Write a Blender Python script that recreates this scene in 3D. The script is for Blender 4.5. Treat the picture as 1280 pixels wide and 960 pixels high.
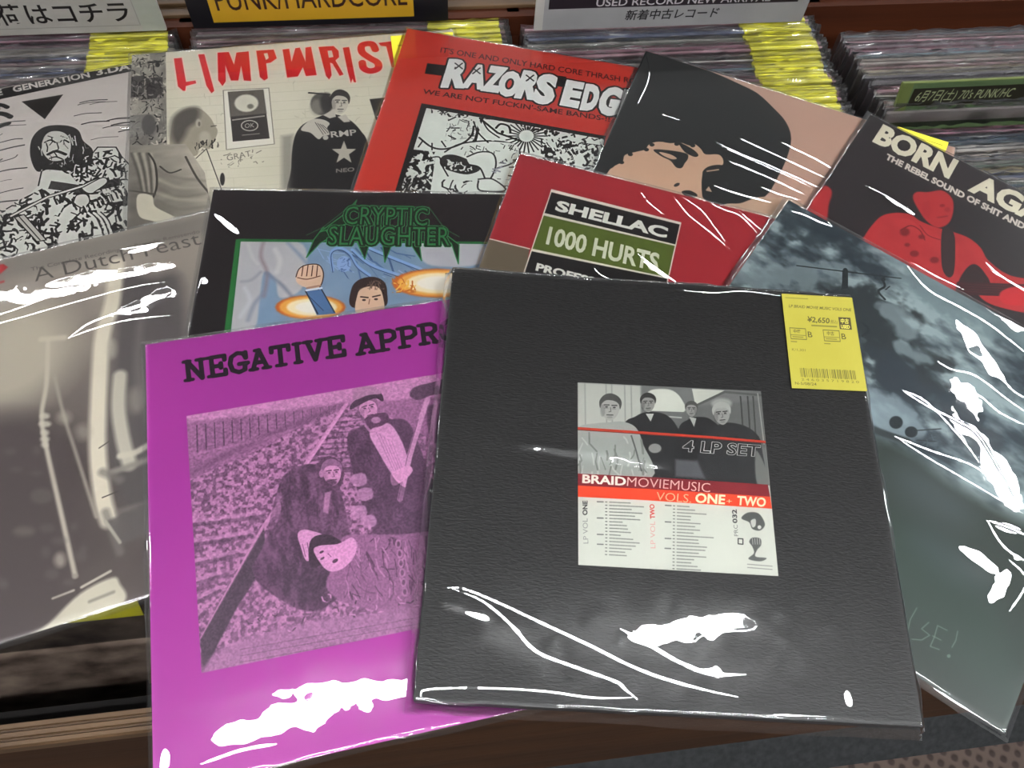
import bpy, bmesh, math, random
import numpy as np
from mathutils import Vector, Matrix

for o in list(bpy.data.objects):
    bpy.data.objects.remove(o)
S = bpy.context.scene
C = S.collection
PI = math.pi

# ------------------------------------------------------------------ camera, world, exposure, lamps
# z = 0 is the level of the tops of the records in the bins (0.8 m above the shop floor)
CAM_H, PITCH, ROLL, FPX = 0.5835, 1.10881, -0.13144, 1000.0
FWD = np.array([0, math.cos(PITCH), -math.sin(PITCH)])
UPV = np.array([0, math.sin(PITCH), math.cos(PITCH)])
RGT = np.array([1.0, 0, 0])
cr, sr = math.cos(ROLL), math.sin(ROLL)
CX = cr * RGT - sr * UPV
CY = sr * RGT + cr * UPV
cam_d = bpy.data.cameras.new('camera')
cam = bpy.data.objects.new('camera', cam_d)
C.objects.link(cam)
cam_d.sensor_width = 36.0
cam_d.lens = FPX / 1280 * 36
cam_d.clip_start = 0.01
cam.matrix_world = Matrix(((CX[0], CY[0], -FWD[0], 0), (CX[1], CY[1], -FWD[1], 0), (CX[2], CY[2], -FWD[2], CAM_H), (0, 0, 0, 1)))
S.camera = cam
S.view_settings.view_transform = 'Standard'
S.view_settings.look = 'None'
S.view_settings.exposure = 0.38
S.view_settings.gamma = 1.0
S.view_settings.use_curve_mapping = False
world = bpy.data.worlds.new('shop_air')
S.world = world
world.use_nodes = True
world.node_tree.nodes['Background'].inputs[0].default_value = (0.92, 0.96, 1.0, 1)
world.node_tree.nodes['Background'].inputs[1].default_value = 0.16
LAMP_L = 66.0                      # radiance of the lamp diffusers
LAMP_Z = 2.0
LAMP_W = 0.10
LAMP_LEN = 0.66
LAMP_AT = tuple((x, y) for y in (-1.35, -0.45) for x in (-1.6, -0.5, 0.6, 1.7)) + ((-2.75, 0.9), (-2.75, 2.1), (3.3, 0.7), (3.3, 2.0)) + tuple((x, 3.75) for x in (-2.4, -0.8, 0.8, 2.4)) + tuple((x, 4.4) for x in (-1.6, 0.0, 1.6))  # unseen lamps, off the films' mirror angle; farthest row added to brighten the back

# the bins run along BX, their depth along BY
BA = math.radians(13.5)
BX = np.array([math.cos(BA), math.sin(BA), 0])
BY = np.array([-math.sin(BA), math.cos(BA), 0])

def bw(x, y, z=0.0):
    return BX * x + BY * y + np.array([0, 0, z])

def ray(u, v):
    return (u - 640) / FPX * CX - (v - 480) / FPX * CY + FWD

def at(u, v, z=0.0):
    d = ray(u, v)
    return np.array([0, 0, CAM_H]) + d * ((z - CAM_H) / d[2])

def proj(p):
    d = np.asarray(p, float) - np.array([0, 0, CAM_H])
    z = d @ FWD
    return np.stack([640 + FPX * (d @ CX) / z, 480 - FPX * (d @ CY) / z], -1)

# ------------------------------------------------------------------ materials
def lin(c):
    c = np.asarray(c, float) / 255
    return tuple(np.where(c <= 0.04045, c / 12.92, ((c + 0.055) / 1.055) ** 2.4))

def pmat(name, col, rough=0.5, spec=0.4, metal=0.0):
    m = bpy.data.materials.new(name)
    m.use_nodes = True
    b = m.node_tree.nodes['Principled BSDF']
    b.inputs['Base Color'].default_value = (*lin(col), 1)
    b.inputs['Roughness'].default_value = rough
    b.inputs['Specular IOR Level'].default_value = spec
    b.inputs['Metallic'].default_value = metal
    return m

def nd(m, t, **kw):
    n = m.node_tree.nodes.new(t)
    for k, v in kw.items():
        if k.startswith('i_'):
            n.inputs[k[2:].replace('_', ' ')].default_value = v
        else:
            setattr(n, k, v)
    return n

def lk(m, a, ao, b, bi):
    m.node_tree.links.new(a.outputs[ao], b.inputs[bi])

def noisy(name, c1, c2, scale=(20, 20, 20), rough=0.5, spec=0.4, bump=0.0, detail=4, coord='Object'):
    m = pmat(name, c1, rough, spec)
    b = m.node_tree.nodes['Principled BSDF']
    tc = nd(m, 'ShaderNodeTexCoord')
    mp = nd(m, 'ShaderNodeMapping')
    mp.inputs['Scale'].default_value = scale
    n = nd(m, 'ShaderNodeTexNoise')
    n.inputs['Scale'].default_value = 1.0
    n.inputs['Detail'].default_value = detail
    r = nd(m, 'ShaderNodeValToRGB')
    r.color_ramp.elements[0].position = 0.3
    r.color_ramp.elements[1].position = 0.7
    r.color_ramp.elements[0].color = (*lin(c1), 1)
    r.color_ramp.elements[1].color = (*lin(c2), 1)
    lk(m, tc, coord, mp, 'Vector'); lk(m, mp, 'Vector', n, 'Vector')
    lk(m, n, 'Fac', r, 'Fac'); lk(m, r, 'Color', b, 'Base Color')
    if bump:
        bp = nd(m, 'ShaderNodeBump')
        bp.inputs['Distance'].default_value = bump
        lk(m, n, 'Fac', bp, 'Height'); lk(m, bp, 'Normal', b, 'Normal')
    return m

M = {}
M['wood'] = noisy('stained_wood', (34, 19, 9), (50, 29, 13), (6, 90, 90), 0.5, 0.3, 0.0004)
M['wood_dark'] = noisy('dark_stained_wood', (50, 22, 10), (68, 32, 15), (5, 80, 80), 0.6, 0.15, 0.0003)
M['moulding'] = noisy('worn_moulding_wood', (58, 42, 28), (92, 70, 48), (8, 60, 60), 0.5, 0.3, 0.0003)
M['inside'] = pmat('bin_lining', (16, 13, 12), 0.8, 0.2)
M['plinth'] = noisy('charcoal_plinth', (26, 27, 28), (40, 41, 42), (160, 160, 160), 0.75, 0.2, 0.0004)
M['ceiling'] = pmat('ceiling_paint', (225, 225, 222), 0.9, 0.1)
M['metal'] = pmat('white_enamel', (225, 225, 225), 0.4, 0.5)
M['board_grey'] = pmat('grey_board', (168, 164, 158), 0.4, 0.5)
M['black_board'] = pmat('black_board', (24, 23, 26), 0.4, 0.4)

def film(name, ior=1.5, k=1.9, rough=0.02, tint=0.985, nimg=None, haze=0.34):
    m = bpy.data.materials.new(name)
    m.use_nodes = True
    nt = m.node_tree
    nt.nodes.clear()
    out = nd(m, 'ShaderNodeOutputMaterial')
    tr = nd(m, 'ShaderNodeBsdfTransparent')
    tr.inputs['Color'].default_value = (tint, tint, tint, 1)
    gl = nd(m, 'ShaderNodeBsdfAnisotropic') if False else nd(m, 'ShaderNodeBsdfGlossy')
    gl.inputs['Roughness'].default_value = rough
    gl.inputs['Color'].default_value = (1, 1, 1, 1)
    fr = nd(m, 'ShaderNodeFresnel')
    fr.inputs['IOR'].default_value = ior
    mu = nd(m, 'ShaderNodeMath', operation='MULTIPLY', use_clamp=True)
    mu.inputs[1].default_value = k
    mx = nd(m, 'ShaderNodeMixShader')
    g2 = nd(m, 'ShaderNodeBsdfGlossy'); g2.inputs['Roughness'].default_value = 0.33
    gm = nd(m, 'ShaderNodeMixShader'); gm.inputs[0].default_value = haze
    lk(m, gl, 0, gm, 1); lk(m, g2, 0, gm, 2)
    lk(m, fr, 0, mu, 0); lk(m, mu, 0, mx, 0); lk(m, tr, 0, mx, 1); lk(m, gm, 0, mx, 2); lk(m, mx, 0, out, 'Surface')
    if nimg is not None:
        tx = nd(m, 'ShaderNodeTexImage', image=nimg, interpolation='Linear', extension='EXTEND')
        nm = nd(m, 'ShaderNodeNormalMap')
        lk(m, tx, 'Color', nm, 'Color')
        lk(m, nm, 'Normal', gl, 'Normal'); lk(m, nm, 'Normal', g2, 'Normal')
    return m

M['film'] = film('clear_film')
M['film_strip'] = film('crumpled_film', k=4.5, rough=0.12, haze=0.4, tint=0.96)

# ------------------------------------------------------------------ objects
def setp(o, label=None, cat=None, group=None, kind=None):
    if label: o['label'] = label
    if cat: o['category'] = cat
    if group: o['group'] = group
    if kind: o['kind'] = kind
    return o

def link_bm(name, bm, mats, parent=None, smooth=False):
    me = bpy.data.meshes.new(name)
    bm.to_mesh(me); bm.free()
    if smooth:
        me.shade_smooth()
    for m in (mats if isinstance(mats, (list, tuple)) else [mats]):
        me.materials.append(m)
    o = bpy.data.objects.new(name, me)
    C.objects.link(o)
    o.parent = parent
    return o

def empty(name, mat):
    o = bpy.data.objects.new(name, None)
    o.empty_display_size = 0.05
    C.objects.link(o)
    o.matrix_world = mat
    return o

def bm_box(bm, x0, x1, y0, y1, z0, z1, mat=0, bev=0.0):
    r = bmesh.ops.create_cube(bm, size=1.0)
    vs = r['verts']
    for v in vs:
        v.co = Vector(((x0 + x1) / 2 + v.co.x * (x1 - x0), (y0 + y1) / 2 + v.co.y * (y1 - y0), (z0 + z1) / 2 + v.co.z * (z1 - z0)))
    fs = list({f for v in vs for f in v.link_faces})
    for f in fs: f.material_index = mat
    if bev:
        es = list({e for v in vs for e in v.link_edges})
        bmesh.ops.bevel(bm, geom=es, offset=bev, segments=2, affect='EDGES', profile=0.6)
    return bm

BMAT = Matrix(((BX[0], BY[0], 0, 0), (BX[1], BY[1], 0, 0), (0, 0, 1, 0), (0, 0, 0, 1)))

def box_b(name, x0, x1, y0, y1, z0, z1, mat, bev=0.0, parent=None):
    cx, cy = (x0 + x1) / 2, (y0 + y1) / 2
    bm = bmesh.new()
    bm_box(bm, x0 - cx, x1 - cx, y0 - cy, y1 - cy, z0, z1, 0, bev)
    o = link_bm(name, bm, mat, parent)
    m = BMAT.copy(); m.translation = Vector(bw(cx, cy, 0))
    if parent: o.matrix_world = m
    else: o.matrix_world = m
    return o

# ------------------------------------------------------------------ raster print engine (flat printed matter)
_tc = {}
def text_tris(s, off=0.0):
    k = (s, off)
    if k in _tc: return _tc[k]
    def get(t):
        cu = bpy.data.curves.new('t', 'FONT')
        cu.body = t; cu.offset = off; cu.resolution_u = 3
        ob = bpy.data.objects.new('t', cu)
        C.objects.link(ob)
        dg = bpy.context.evaluated_depsgraph_get()
        dg.update()
        me = ob.evaluated_get(dg).to_mesh()
        n = len(me.vertices)
        co = np.zeros(n * 3); me.vertices.foreach_get('co', co)
        me.calc_loop_triangles()
        tr = np.zeros(len(me.loop_triangles) * 3, int); me.loop_triangles.foreach_get('vertices', tr)
        ob.to_mesh_clear()
        bpy.data.objects.remove(ob); bpy.data.curves.remove(cu)
        return co.reshape(-1, 3)[:, :2], tr.reshape(-1, 3)
    v, t = get(s)
    h, _ = get('H')
    cap0, cap1 = h[:, 1].min(), h[:, 1].max()
    x0, x1 = v[:, 0].min(), v[:, 0].max()
    v = np.stack([(v[:, 0] - x0) / (x1 - x0), (v[:, 1] - cap0) / (cap1 - cap0)], 1)
    _tc[k] = (v, t, (x1 - x0) / (cap1 - cap0))
    return _tc[k]

def homog(W, P):
    A = []
    for (x, y), (u, v) in zip(W, P):
        A.append([x, y, 1, 0, 0, 0, -u * x, -u * y, -u]); A.append([0, 0, 0, x, y, 1, -v * x, -v * y, -v])
    return np.linalg.svd(np.array(A, float))[2][-1].reshape(3, 3)

class Canvas:
    """Sheet of print. Points are given in the photograph's pixels and carried to the sheet by its plane."""
    def __init__(s, n, quad=None, bg=(255, 255, 255), seed=0, ny=None):
        s.n = n; s.ny = ny or n
        s.a = np.empty((s.ny, n, 3), np.float32); s.a[:] = bg
        s.H = homog(quad, [(0, 0), (n, 0), (n, s.ny), (0, s.ny)]) if quad is not None else np.eye(3)
        s.rng = np.random.RandomState(seed)
        s.clipm = None
    def T(s, pts):
        p = np.atleast_2d(np.asarray(pts, float))
        q = np.c_[p, np.ones(len(p))] @ s.H.T
        return q[:, :2] / q[:, 2:3]
    def sc(s, p):
        a = s.T([p, (p[0] + 1, p[1])]); b = s.T([p, (p[0], p[1] + 1)])
        return 0.5 * (np.linalg.norm(a[1] - a[0]) + np.linalg.norm(b[1] - b[0]))
    def _bb(s, q, pad):
        x0 = max(int(q[:, 0].min() - pad), 0); x1 = min(int(q[:, 0].max() + pad) + 2, s.n)
        y0 = max(int(q[:, 1].min() - pad), 0); y1 = min(int(q[:, 1].max() + pad) + 2, s.ny)
        return (x0, x1, y0, y1) if x1 > x0 and y1 > y0 else None
    def blend(s, bb, al, col):
        x0, x1, y0, y1 = bb
        if s.clipm is not None: al = al * s.clipm[y0:y1, x0:x1]
        col = np.asarray(col, np.float32)
        if col.ndim == 3: col = col[y0:y1, x0:x1]
        s.a[y0:y1, x0:x1] += al[..., None] * (col - s.a[y0:y1, x0:x1])
    def _dist(s, X, Y, q, closed):
        d = np.full(X.shape, 1e9, np.float32)
        m = len(q)
        for i in range(m if closed else m - 1):
            a = q[i]; b = q[(i + 1) % m]; e = b - a; l2 = float(e @ e) + 1e-9
            t = np.clip(((X - a[0]) * e[0] + (Y - a[1]) * e[1]) / l2, 0, 1)
            d = np.minimum(d, (X - a[0] - t * e[0]) ** 2 + (Y - a[1] - t * e[1]) ** 2)
        return np.sqrt(d)
    def poly(s, pts, col, al=1.0, soft=0, mask=False, raw=False):
        q = np.asarray(pts, float) if raw else s.T(pts)
        k = 1.0 if raw else s.sc(pts[0])
        sf = max(1.0, soft * k)
        bb = s._bb(q, sf)
        if mask: bb = (0, s.n, 0, s.ny)
        if bb is None: return None
        x0, x1, y0, y1 = bb
        X, Y = np.meshgrid(np.arange(x0, x1, dtype=np.float32) + .5, np.arange(y0, y1, dtype=np.float32) + .5)
        ins = np.zeros(X.shape, bool); m = len(q)
        for i in range(m):
            a = q[i]; b = q[(i + 1) % m]
            if a[1] == b[1]: continue
            c = (a[1] > Y) != (b[1] > Y)
            ins ^= c & (X < (b[0] - a[0]) * (Y - a[1]) / (b[1] - a[1]) + a[0])
        d = s._dist(X, Y, q, True)
        A = np.clip(0.5 + np.where(ins, d, -d) / sf, 0, 1)
        if mask: return A
        s.blend(bb, A * al, col)
    def line(s, pts, w, col, al=1.0, soft=0, raw=False):
        q = np.asarray(pts, float) if raw else s.T(pts)
        k = 1.0 if raw else s.sc(pts[0])
        sf = max(1.0, soft * k); r = w * k / 2
        bb = s._bb(q, r + sf)
        if bb is None: return
        x0, x1, y0, y1 = bb
        X, Y = np.meshgrid(np.arange(x0, x1, dtype=np.float32) + .5, np.arange(y0, y1, dtype=np.float32) + .5)
        s.blend(bb, np.clip(0.5 + (r - s._dist(X, Y, q, False)) / sf, 0, 1) * al, col)
    def ell(s, c, rx, ry, col, al=1.0, soft=0, ang=0, n=20):
        a = math.radians(ang); t = np.arange(n) * 2 * PI / n
        x = rx * np.cos(t); y = ry * np.sin(t)
        s.poly(list(zip(c[0] + x * math.cos(a) - y * math.sin(a), c[1] + x * math.sin(a) + y * math.cos(a))), col, al, soft)
    def smooth_line(s, pts, w, col, al=1.0, soft=0):
        s.line(spline(pts), w, col, al, soft)
    def blob(s, pts, col, al=1.0, soft=0):
        s.poly(spline(pts, True), col, al, soft)
    def clip(s, pts=None):
        s.clipm = None if pts is None else s.poly(pts, None, mask=True)
    def noise(s, cell, oct=3, asp=1.0, seed=None, gain=.5):
        r = np.random.RandomState(seed) if seed is not None else s.rng
        out = np.zeros((s.ny, s.n), np.float32); amp = 1.0; tot = 0
        for o in range(oct):
            cx = max(cell / 2 ** o, 1.5); cy = max(cell / asp / 2 ** o, 1.5)
            gx = int(s.n / cx) + 3; gy = int(s.ny / cy) + 3
            g = r.rand(gy, gx).astype(np.float32)
            xs = np.arange(s.n) / cx; ys = np.arange(s.ny) / cy
            xi = xs.astype(int); yi = ys.astype(int); fx = xs - xi; fy = ys - yi
            fx = fx * fx * (3 - 2 * fx); fy = fy * fy * (3 - 2 * fy)
            a = g[yi][:, xi] * (1 - fx) + g[yi][:, xi + 1] * fx
            b = g[yi + 1][:, xi] * (1 - fx) + g[yi + 1][:, xi + 1] * fx
            out += amp * (a * (1 - fy[:, None]) + b * fy[:, None]); tot += amp; amp *= gain
        return out / tot
    def tone(s, f, c0, c1, al=1.0):
        """f in 0..1 over the sheet -> colours c0..c1 inside the current clip"""
        col = np.asarray(c0, np.float32) + np.clip(f, 0, 1)[..., None] * (np.asarray(c1, np.float32) - np.asarray(c0, np.float32))
        s.blend((0, s.n, 0, s.ny), np.full((s.ny, s.n), al, np.float32), col)
    def grad(s, p0, p1):
        a, b = s.T([p0, p1]); e = b - a
        X, Y = np.meshgrid(np.arange(s.n, dtype=np.float32), np.arange(s.ny, dtype=np.float32))
        return np.clip(((X - a[0]) * e[0] + (Y - a[1]) * e[1]) / (e @ e), 0, 1)
    def tris(s, V, Tn, col, al=1.0, grow=0):
        bb = s._bb(V, 2 + grow)
        if bb is None: return
        x0, x1, y0, y1 = bb; K = 2
        m = np.zeros(((y1 - y0) * K, (x1 - x0) * K), bool)
        W = (V - [x0, y0]) * K
        for t in Tn:
            p = W[t]
            ax = max(int(p[:, 0].min()), 0); bx_ = min(int(p[:, 0].max()) + 2, m.shape[1])
            ay = max(int(p[:, 1].min()), 0); by_ = min(int(p[:, 1].max()) + 2, m.shape[0])
            if bx_ <= ax or by_ <= ay: continue
            X = np.arange(ax, bx_)[None, :] + .5; Y = np.arange(ay, by_)[:, None] + .5
            e0 = (p[1, 0] - p[0, 0]) * (Y - p[0, 1]) - (p[1, 1] - p[0, 1]) * (X - p[0, 0])
            e1 = (p[2, 0] - p[1, 0]) * (Y - p[1, 1]) - (p[2, 1] - p[1, 1]) * (X - p[1, 0])
            e2 = (p[0, 0] - p[2, 0]) * (Y - p[2, 1]) - (p[0, 1] - p[2, 1]) * (X - p[2, 0])
            m[ay:by_, ax:bx_] |= ((e0 >= 0) & (e1 >= 0) & (e2 >= 0)) | ((e0 <= 0) & (e1 <= 0) & (e2 <= 0))
        A = m.reshape(y1 - y0, K, x1 - x0, K).mean((1, 3)).astype(np.float32)
        for i in range(int(grow)):
            P = np.pad(A, 1); A = np.maximum(np.maximum(np.maximum(P[:-2, 1:-1], P[2:, 1:-1]), np.maximum(P[1:-1, :-2], P[1:-1, 2:])), P[1:-1, 1:-1])
            if i % 2: A = np.maximum(A, np.maximum(np.maximum(P[:-2, :-2], P[2:, 2:]), np.maximum(P[:-2, 2:], P[2:, :-2])))
        s.blend(bb, A * al, col)
    def text(s, t, p0, p1, top, col, off=0.0, al=1.0, warp=None, grow=0):
        v, tr, _ = text_tris(t, off)
        a, b, c = s.T([p0, p1, top])
        P = a + v[:, :1] * (b - a) + v[:, 1:] * (c - a)
        if warp: P = warp(P)
        s.tris(P, tr, col, al, grow)
    def scribble(s, pts, n, ln, w, cols, curve=0.6, dirs=None):
        """n short pen strokes inside the outline pts"""
        q = np.asarray(pts, float); r = s.rng
        lo, hi = q.min(0), q.max(0)
        old = s.clipm
        cm = s.poly(pts, None, mask=True)
        s.clipm = cm if old is None else cm * old
        for i in range(n):
            p = lo + r.rand(2) * (hi - lo)
            a = (dirs[r.randint(len(dirs))] + r.randn() * .25) if dirs is not None else r.rand() * 2 * PI
            L = ln * (.4 + r.rand())
            b = a + curve * r.randn()
            m = p + L / 2 * np.array([math.cos(a), math.sin(a)])
            e = m + L / 2 * np.array([math.cos(b), math.sin(b)])
            s.line([p, m, e], w * (.4 + r.rand()), cols[r.randint(len(cols))])
        s.clipm = old
    def image(s, name):
        im = bpy.data.images.new(name, s.n, s.ny)
        px = np.ones((s.ny, s.n, 4), np.float32)
        px[..., :3] = np.clip(s.a, 0, 255)[::-1] / 255
        im.pixels.foreach_set(px.ravel())
        im.update(); im.pack()
        return im

def spline(pts, closed=False, k=5):
    p = np.asarray(pts, float); n = len(p); out = []
    for i in range(n if closed else n - 1):
        g = lambda j: p[j % n] if closed else p[min(max(j, 0), n - 1)]
        a, b, c, d = g(i - 1), g(i), g(i + 1), g(i + 2)
        for t in np.arange(k) / k:
            out.append(0.5 * ((2 * b) + (c - a) * t + (2 * a - 5 * b + 4 * c - d) * t * t + (3 * b - a - 3 * c + d) * t ** 3))
    if not closed: out.append(p[-1])
    return np.array(out)

def print_mat(name, im, rough=0.45, spec=0.35):
    m = pmat(name, (200, 200, 200), rough, spec)
    tx = nd(m, 'ShaderNodeTexImage', image=im, extension='EXTEND')
    lk(m, tx, 'Color', m.node_tree.nodes['Principled BSDF'], 'Base Color')
    return m

# ------------------------------------------------------------------ the setting
def struct(name, bm, mat, mw=None):
    o = link_bm(name, bm, mat)
    if mw is not None: o.matrix_world = mw
    o['kind'] = 'structure'
    return o

def carpet_mat():
    m = pmat('woven_floor', (92, 78, 72), 0.85, 0.15)
    b = m.node_tree.nodes['Principled BSDF']
    tc = nd(m, 'ShaderNodeTexCoord'); mp = nd(m, 'ShaderNodeMapping')
    mp.inputs['Scale'].default_value = (34, 34, 34); mp.inputs['Rotation'].default_value = (0, 0, 0.6)
    w1 = nd(m, 'ShaderNodeTexWave', wave_type='BANDS', bands_direction='X'); w1.inputs['Scale'].default_value = .5; w1.inputs['Distortion'].default_value = 1.5
    w2 = nd(m, 'ShaderNodeTexWave', wave_type='BANDS', bands_direction='Y'); w2.inputs['Scale'].default_value = .5; w2.inputs['Distortion'].default_value = 1.5
    mu = nd(m, 'ShaderNodeMath', operation='MULTIPLY')
    r = nd(m, 'ShaderNodeValToRGB')
    r.color_ramp.elements[0].color = (*lin((84, 72, 66)), 1); r.color_ramp.elements[1].color = (*lin((58, 49, 46)), 1)
    r.color_ramp.elements[0].position = .15; r.color_ramp.elements[1].position = .6
    bp = nd(m, 'ShaderNodeBump'); bp.inputs['Distance'].default_value = .003
    lk(m, tc, 'Object', mp, 'Vector'); lk(m, mp, 'Vector', w1, 'Vector'); lk(m, mp, 'Vector', w2, 'Vector')
    lk(m, w1, 'Fac', mu, 0); lk(m, w2, 'Fac', mu, 1); lk(m, mu, 0, r, 'Fac'); lk(m, r, 'Color', b, 'Base Color')
    lk(m, mu, 0, bp, 'Height'); lk(m, bp, 'Normal', b, 'Normal')
    return m

bm = bmesh.new(); bm_box(bm, -4, 4.5, -3, 6, -0.85, -0.80); struct('floor', bm, carpet_mat(), BMAT)
bm = bmesh.new(); bm_box(bm, -4, 4.5, -3, 6, LAMP_Z + .03, LAMP_Z + .08); struct('ceiling', bm, M['ceiling'], BMAT)

M['tube'] = bpy.data.materials.new('lamp_light'); M['tube'].use_nodes = True
_b = M['tube'].node_tree.nodes['Principled BSDF']
_b.inputs['Base Color'].default_value = (0.9, 0.9, 0.9, 1)
_b.inputs['Emission Color'].default_value = (0.97, 0.99, 1.0, 1)
_b.inputs['Emission Strength'].default_value = LAMP_L
_hm = _tm = None
for lx, ly in LAMP_AT:
    if True:
        m = BMAT.copy(); m.translation = Vector(bw(lx, ly, LAMP_Z))
        e = empty('ceiling_lamp', m)
        setp(e, 'white linear ceiling lamp out of view, placed to light the record bins', 'lamp', 'ceiling lamps')
        if _hm is None:
            b1 = bmesh.new(); bm_box(b1, -LAMP_LEN / 2 - .02, LAMP_LEN / 2 + .02, -.055, .055, 0, .03)
            h = link_bm('housing', b1, M['metal'], e)
            b2 = bmesh.new(); bm_box(b2, -LAMP_LEN / 2, LAMP_LEN / 2, -LAMP_W / 2, LAMP_W / 2, -.012, 0)
            t = link_bm('diffuser', b2, M['tube'], e)
            _hm, _tm = h.data, t.data
        else:
            for n_, d_ in (('housing', _hm), ('diffuser', _tm)):
                o = bpy.data.objects.new(n_, d_); C.objects.link(o); o.parent = e

# ------------------------------------------------------------------ the record rack
rack = empty('record_rack', BMAT.copy())
rack.matrix_world = BMAT @ Matrix.Translation((0.12, 0.4, -0.8))
setp(rack, 'brown stained wooden record rack with open bins under the spread records', 'rack')
RX0, RX1 = -0.93, 1.17
def rk(name, x0, x1, y0, y1, z0, z1, mat, bev=0.0):
    return box_b(name, x0, x1, y0, y1, z0, z1, mat, bev, rack)
def prism_b(name, prof, x0, x1, mat):
    """profile of (y, z) points drawn along the bins"""
    bm = bmesh.new()
    a = [bm.verts.new((x0, y, z)) for y, z in prof]; b = [bm.verts.new((x1, y, z)) for y, z in prof]
    n = len(prof)
    for i in range(n): bm.faces.new((a[i], a[(i + 1) % n], b[(i + 1) % n], b[i]))
    bm.faces.new(a[::-1]); bm.faces.new(b)
    bmesh.ops.recalc_face_normals(bm, faces=bm.faces)
    o = link_bm(name, bm, mat, rack); o.matrix_world = BMAT
    return o
DIV = (-0.553, -0.2155, 0.1215, 0.4585, 0.7955)
rk('bin_floor', RX0, RX1, .06, .74, -.36, -.345, M['inside'])
for x in DIV + (RX0 + .01, RX1 - .01):
    bmd = bmesh.new()
    prof = [(.09, -.36), (.76, -.36), (.76, -.003), (.722, -.003), (.71, -.045), (.30, -.045), (.20, -.05), (.09, -.06)]
    a = [bmd.verts.new((x - .0065, y, z)) for y, z in prof]; b = [bmd.verts.new((x + .0065, y, z)) for y, z in prof]
    for i in range(8): bmd.faces.new((a[i], a[(i + 1) % 8], b[(i + 1) % 8], b[i]))
    bmd.faces.new(a[::-1]); bmd.faces.new(b)
    bmesh.ops.recalc_face_normals(bmd, faces=bmd.faces)
    o = link_bm('divider', bmd, M['wood_dark'], rack); o.matrix_world = BMAT
rk('front_board', RX0, RX1, .0672, .078, -.36, -.03, M['inside'])
prism_b('front_moulding', [(.0515, -.03), (.0515, -.003), (.053, 0), (.0555, 0), (.0562, -.003), (.0575, -.003), (.0582, 0), (.0610, 0), (.0617, -.003), (.063, -.003), (.0637, -.001), (.0665, -.001), (.067, -.03)], RX0, RX1, M['moulding'])
prism_b('front_panel', [(.053, -.028), (.0, -.20), (.0, -.26), (.067, -.26), (.067, -.032)], RX0, RX1, M['wood'])
prism_b('kick_box', [(.02, -.26), (-.034, -.30), (-.034, -.80), (.02, -.80)], RX0, RX1, M['plinth'])
rk('back_ledge', RX0, RX1, .715, .728, -.36, -.003, M['wood_dark'])
for i in range(4):
    rk('ledge_strip', RX0, .40, .7286 + i * .0135, .741 + i * .0135, -.02, .000 + i * .003, M['moulding'], .0012)
rk('rear_board', .4655, RX1, .7285, .93, -.05, .002, M['wood_dark'], .001)
rk('rear_board', RX0, .405, .784, 1.0, -.05, .018, M['wood_dark'], .001)

# ------------------------------------------------------------------ records standing in the bins
rng = random.Random(5)
PNAMES = ['grey', 'pale grey', 'slate grey', 'beige', 'ivory', 'mauve', 'dusty pink', 'blue', 'navy', 'sage', 'dull green', 'olive', 'tan', 'black', 'lilac grey', 'off-white', 'brown', 'steel blue']
PAL = [(120, 112, 112), (150, 140, 138), (96, 92, 98), (172, 160, 150), (188, 180, 172), (140, 96, 112), (168, 128, 138), (84, 92, 120), (70, 74, 84), (110, 120, 112), (86, 104, 92), (142, 132, 100), (176, 160, 132), (60, 56, 60), (132, 126, 136), (196, 190, 186), (110, 86, 78), (90, 112, 124)]
edge_m = [noisy('sleeve_card_%d' % i, tuple(int(v * .86) for v in c), tuple(min(255, int(v * 1.1)) for v in c), (14, 14, 14), 0.5, 0.35) for i, c in enumerate(PAL)]
M['sticker'] = noisy('yellow_price_sticker', (206, 200, 52), (222, 216, 70), (60, 60, 60), 0.45, 0.35)

def card_mesh(th):
    bm = bmesh.new(); bm_box(bm, -.1575, .1575, -th / 2, th / 2, -.315, 0, 0)
    me = bpy.data.meshes.new('sleeve'); bm.to_mesh(me); bm.free(); return me
def film_mesh(seed, th):
    r = random.Random(seed); bm = bmesh.new(); n = 34
    rows = []
    for j, (z, d) in enumerate(((-.05, th / 2 + .0006), (-.002, th / 2 + .0007), (.0025, .0014), (.005, .0008))):
        for sgn in (-1, 1):
            rows.append([bm.verts.new((-.162 + .324 * i / n, sgn * (d + (r.random() * .0016 if j else 0)) , z + (r.uniform(-.0016, .0016) if j > 1 else 0))) for i in range(n + 1)])
    for s_ in (0, 1):
        for j in range(3):
            a, b = rows[2 * j + s_], rows[2 * j + 2 + s_]
            for i in range(n): bm.faces.new((a[i], a[i + 1], b[i + 1], b[i]))
    for end in (0, n):
        for j in range(3):
            bm.faces.new((rows[2 * j][end], rows[2 * j + 1][end], rows[2 * j + 3][end], rows[2 * j + 2][end]))
    me = bpy.data.meshes.new('plastic_bag'); bm.to_mesh(me); bm.free(); me.shade_smooth(); me.materials.append(M['film_strip']); return me
def sticker_mesh(th):
    bm = bmesh.new(); bm_box(bm, .077, .152, -th / 2 - .0009, -th / 2 - .0004, -.045, .0018)
    bm_box(bm, .077, .152, -th / 2 - .0009, th / 2 + .0002, .0008, .0018)
    me = bpy.data.meshes.new('price_sticker'); bm.to_mesh(me); bm.free(); me.materials.append(M['sticker']); return me
THS = (.0028, .0034, .0042)
cards = []
for i, em in enumerate(edge_m):
    for th in THS:
        me = card_mesh(th); me.materials.append(em); cards.append((th, me, PNAMES[i]))
films = {th: [film_mesh(k * 7 + int(th * 1e5), th) for k in range(4)] for th in THS}
stks = {th: sticker_mesh(th) for th in THS}
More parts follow.
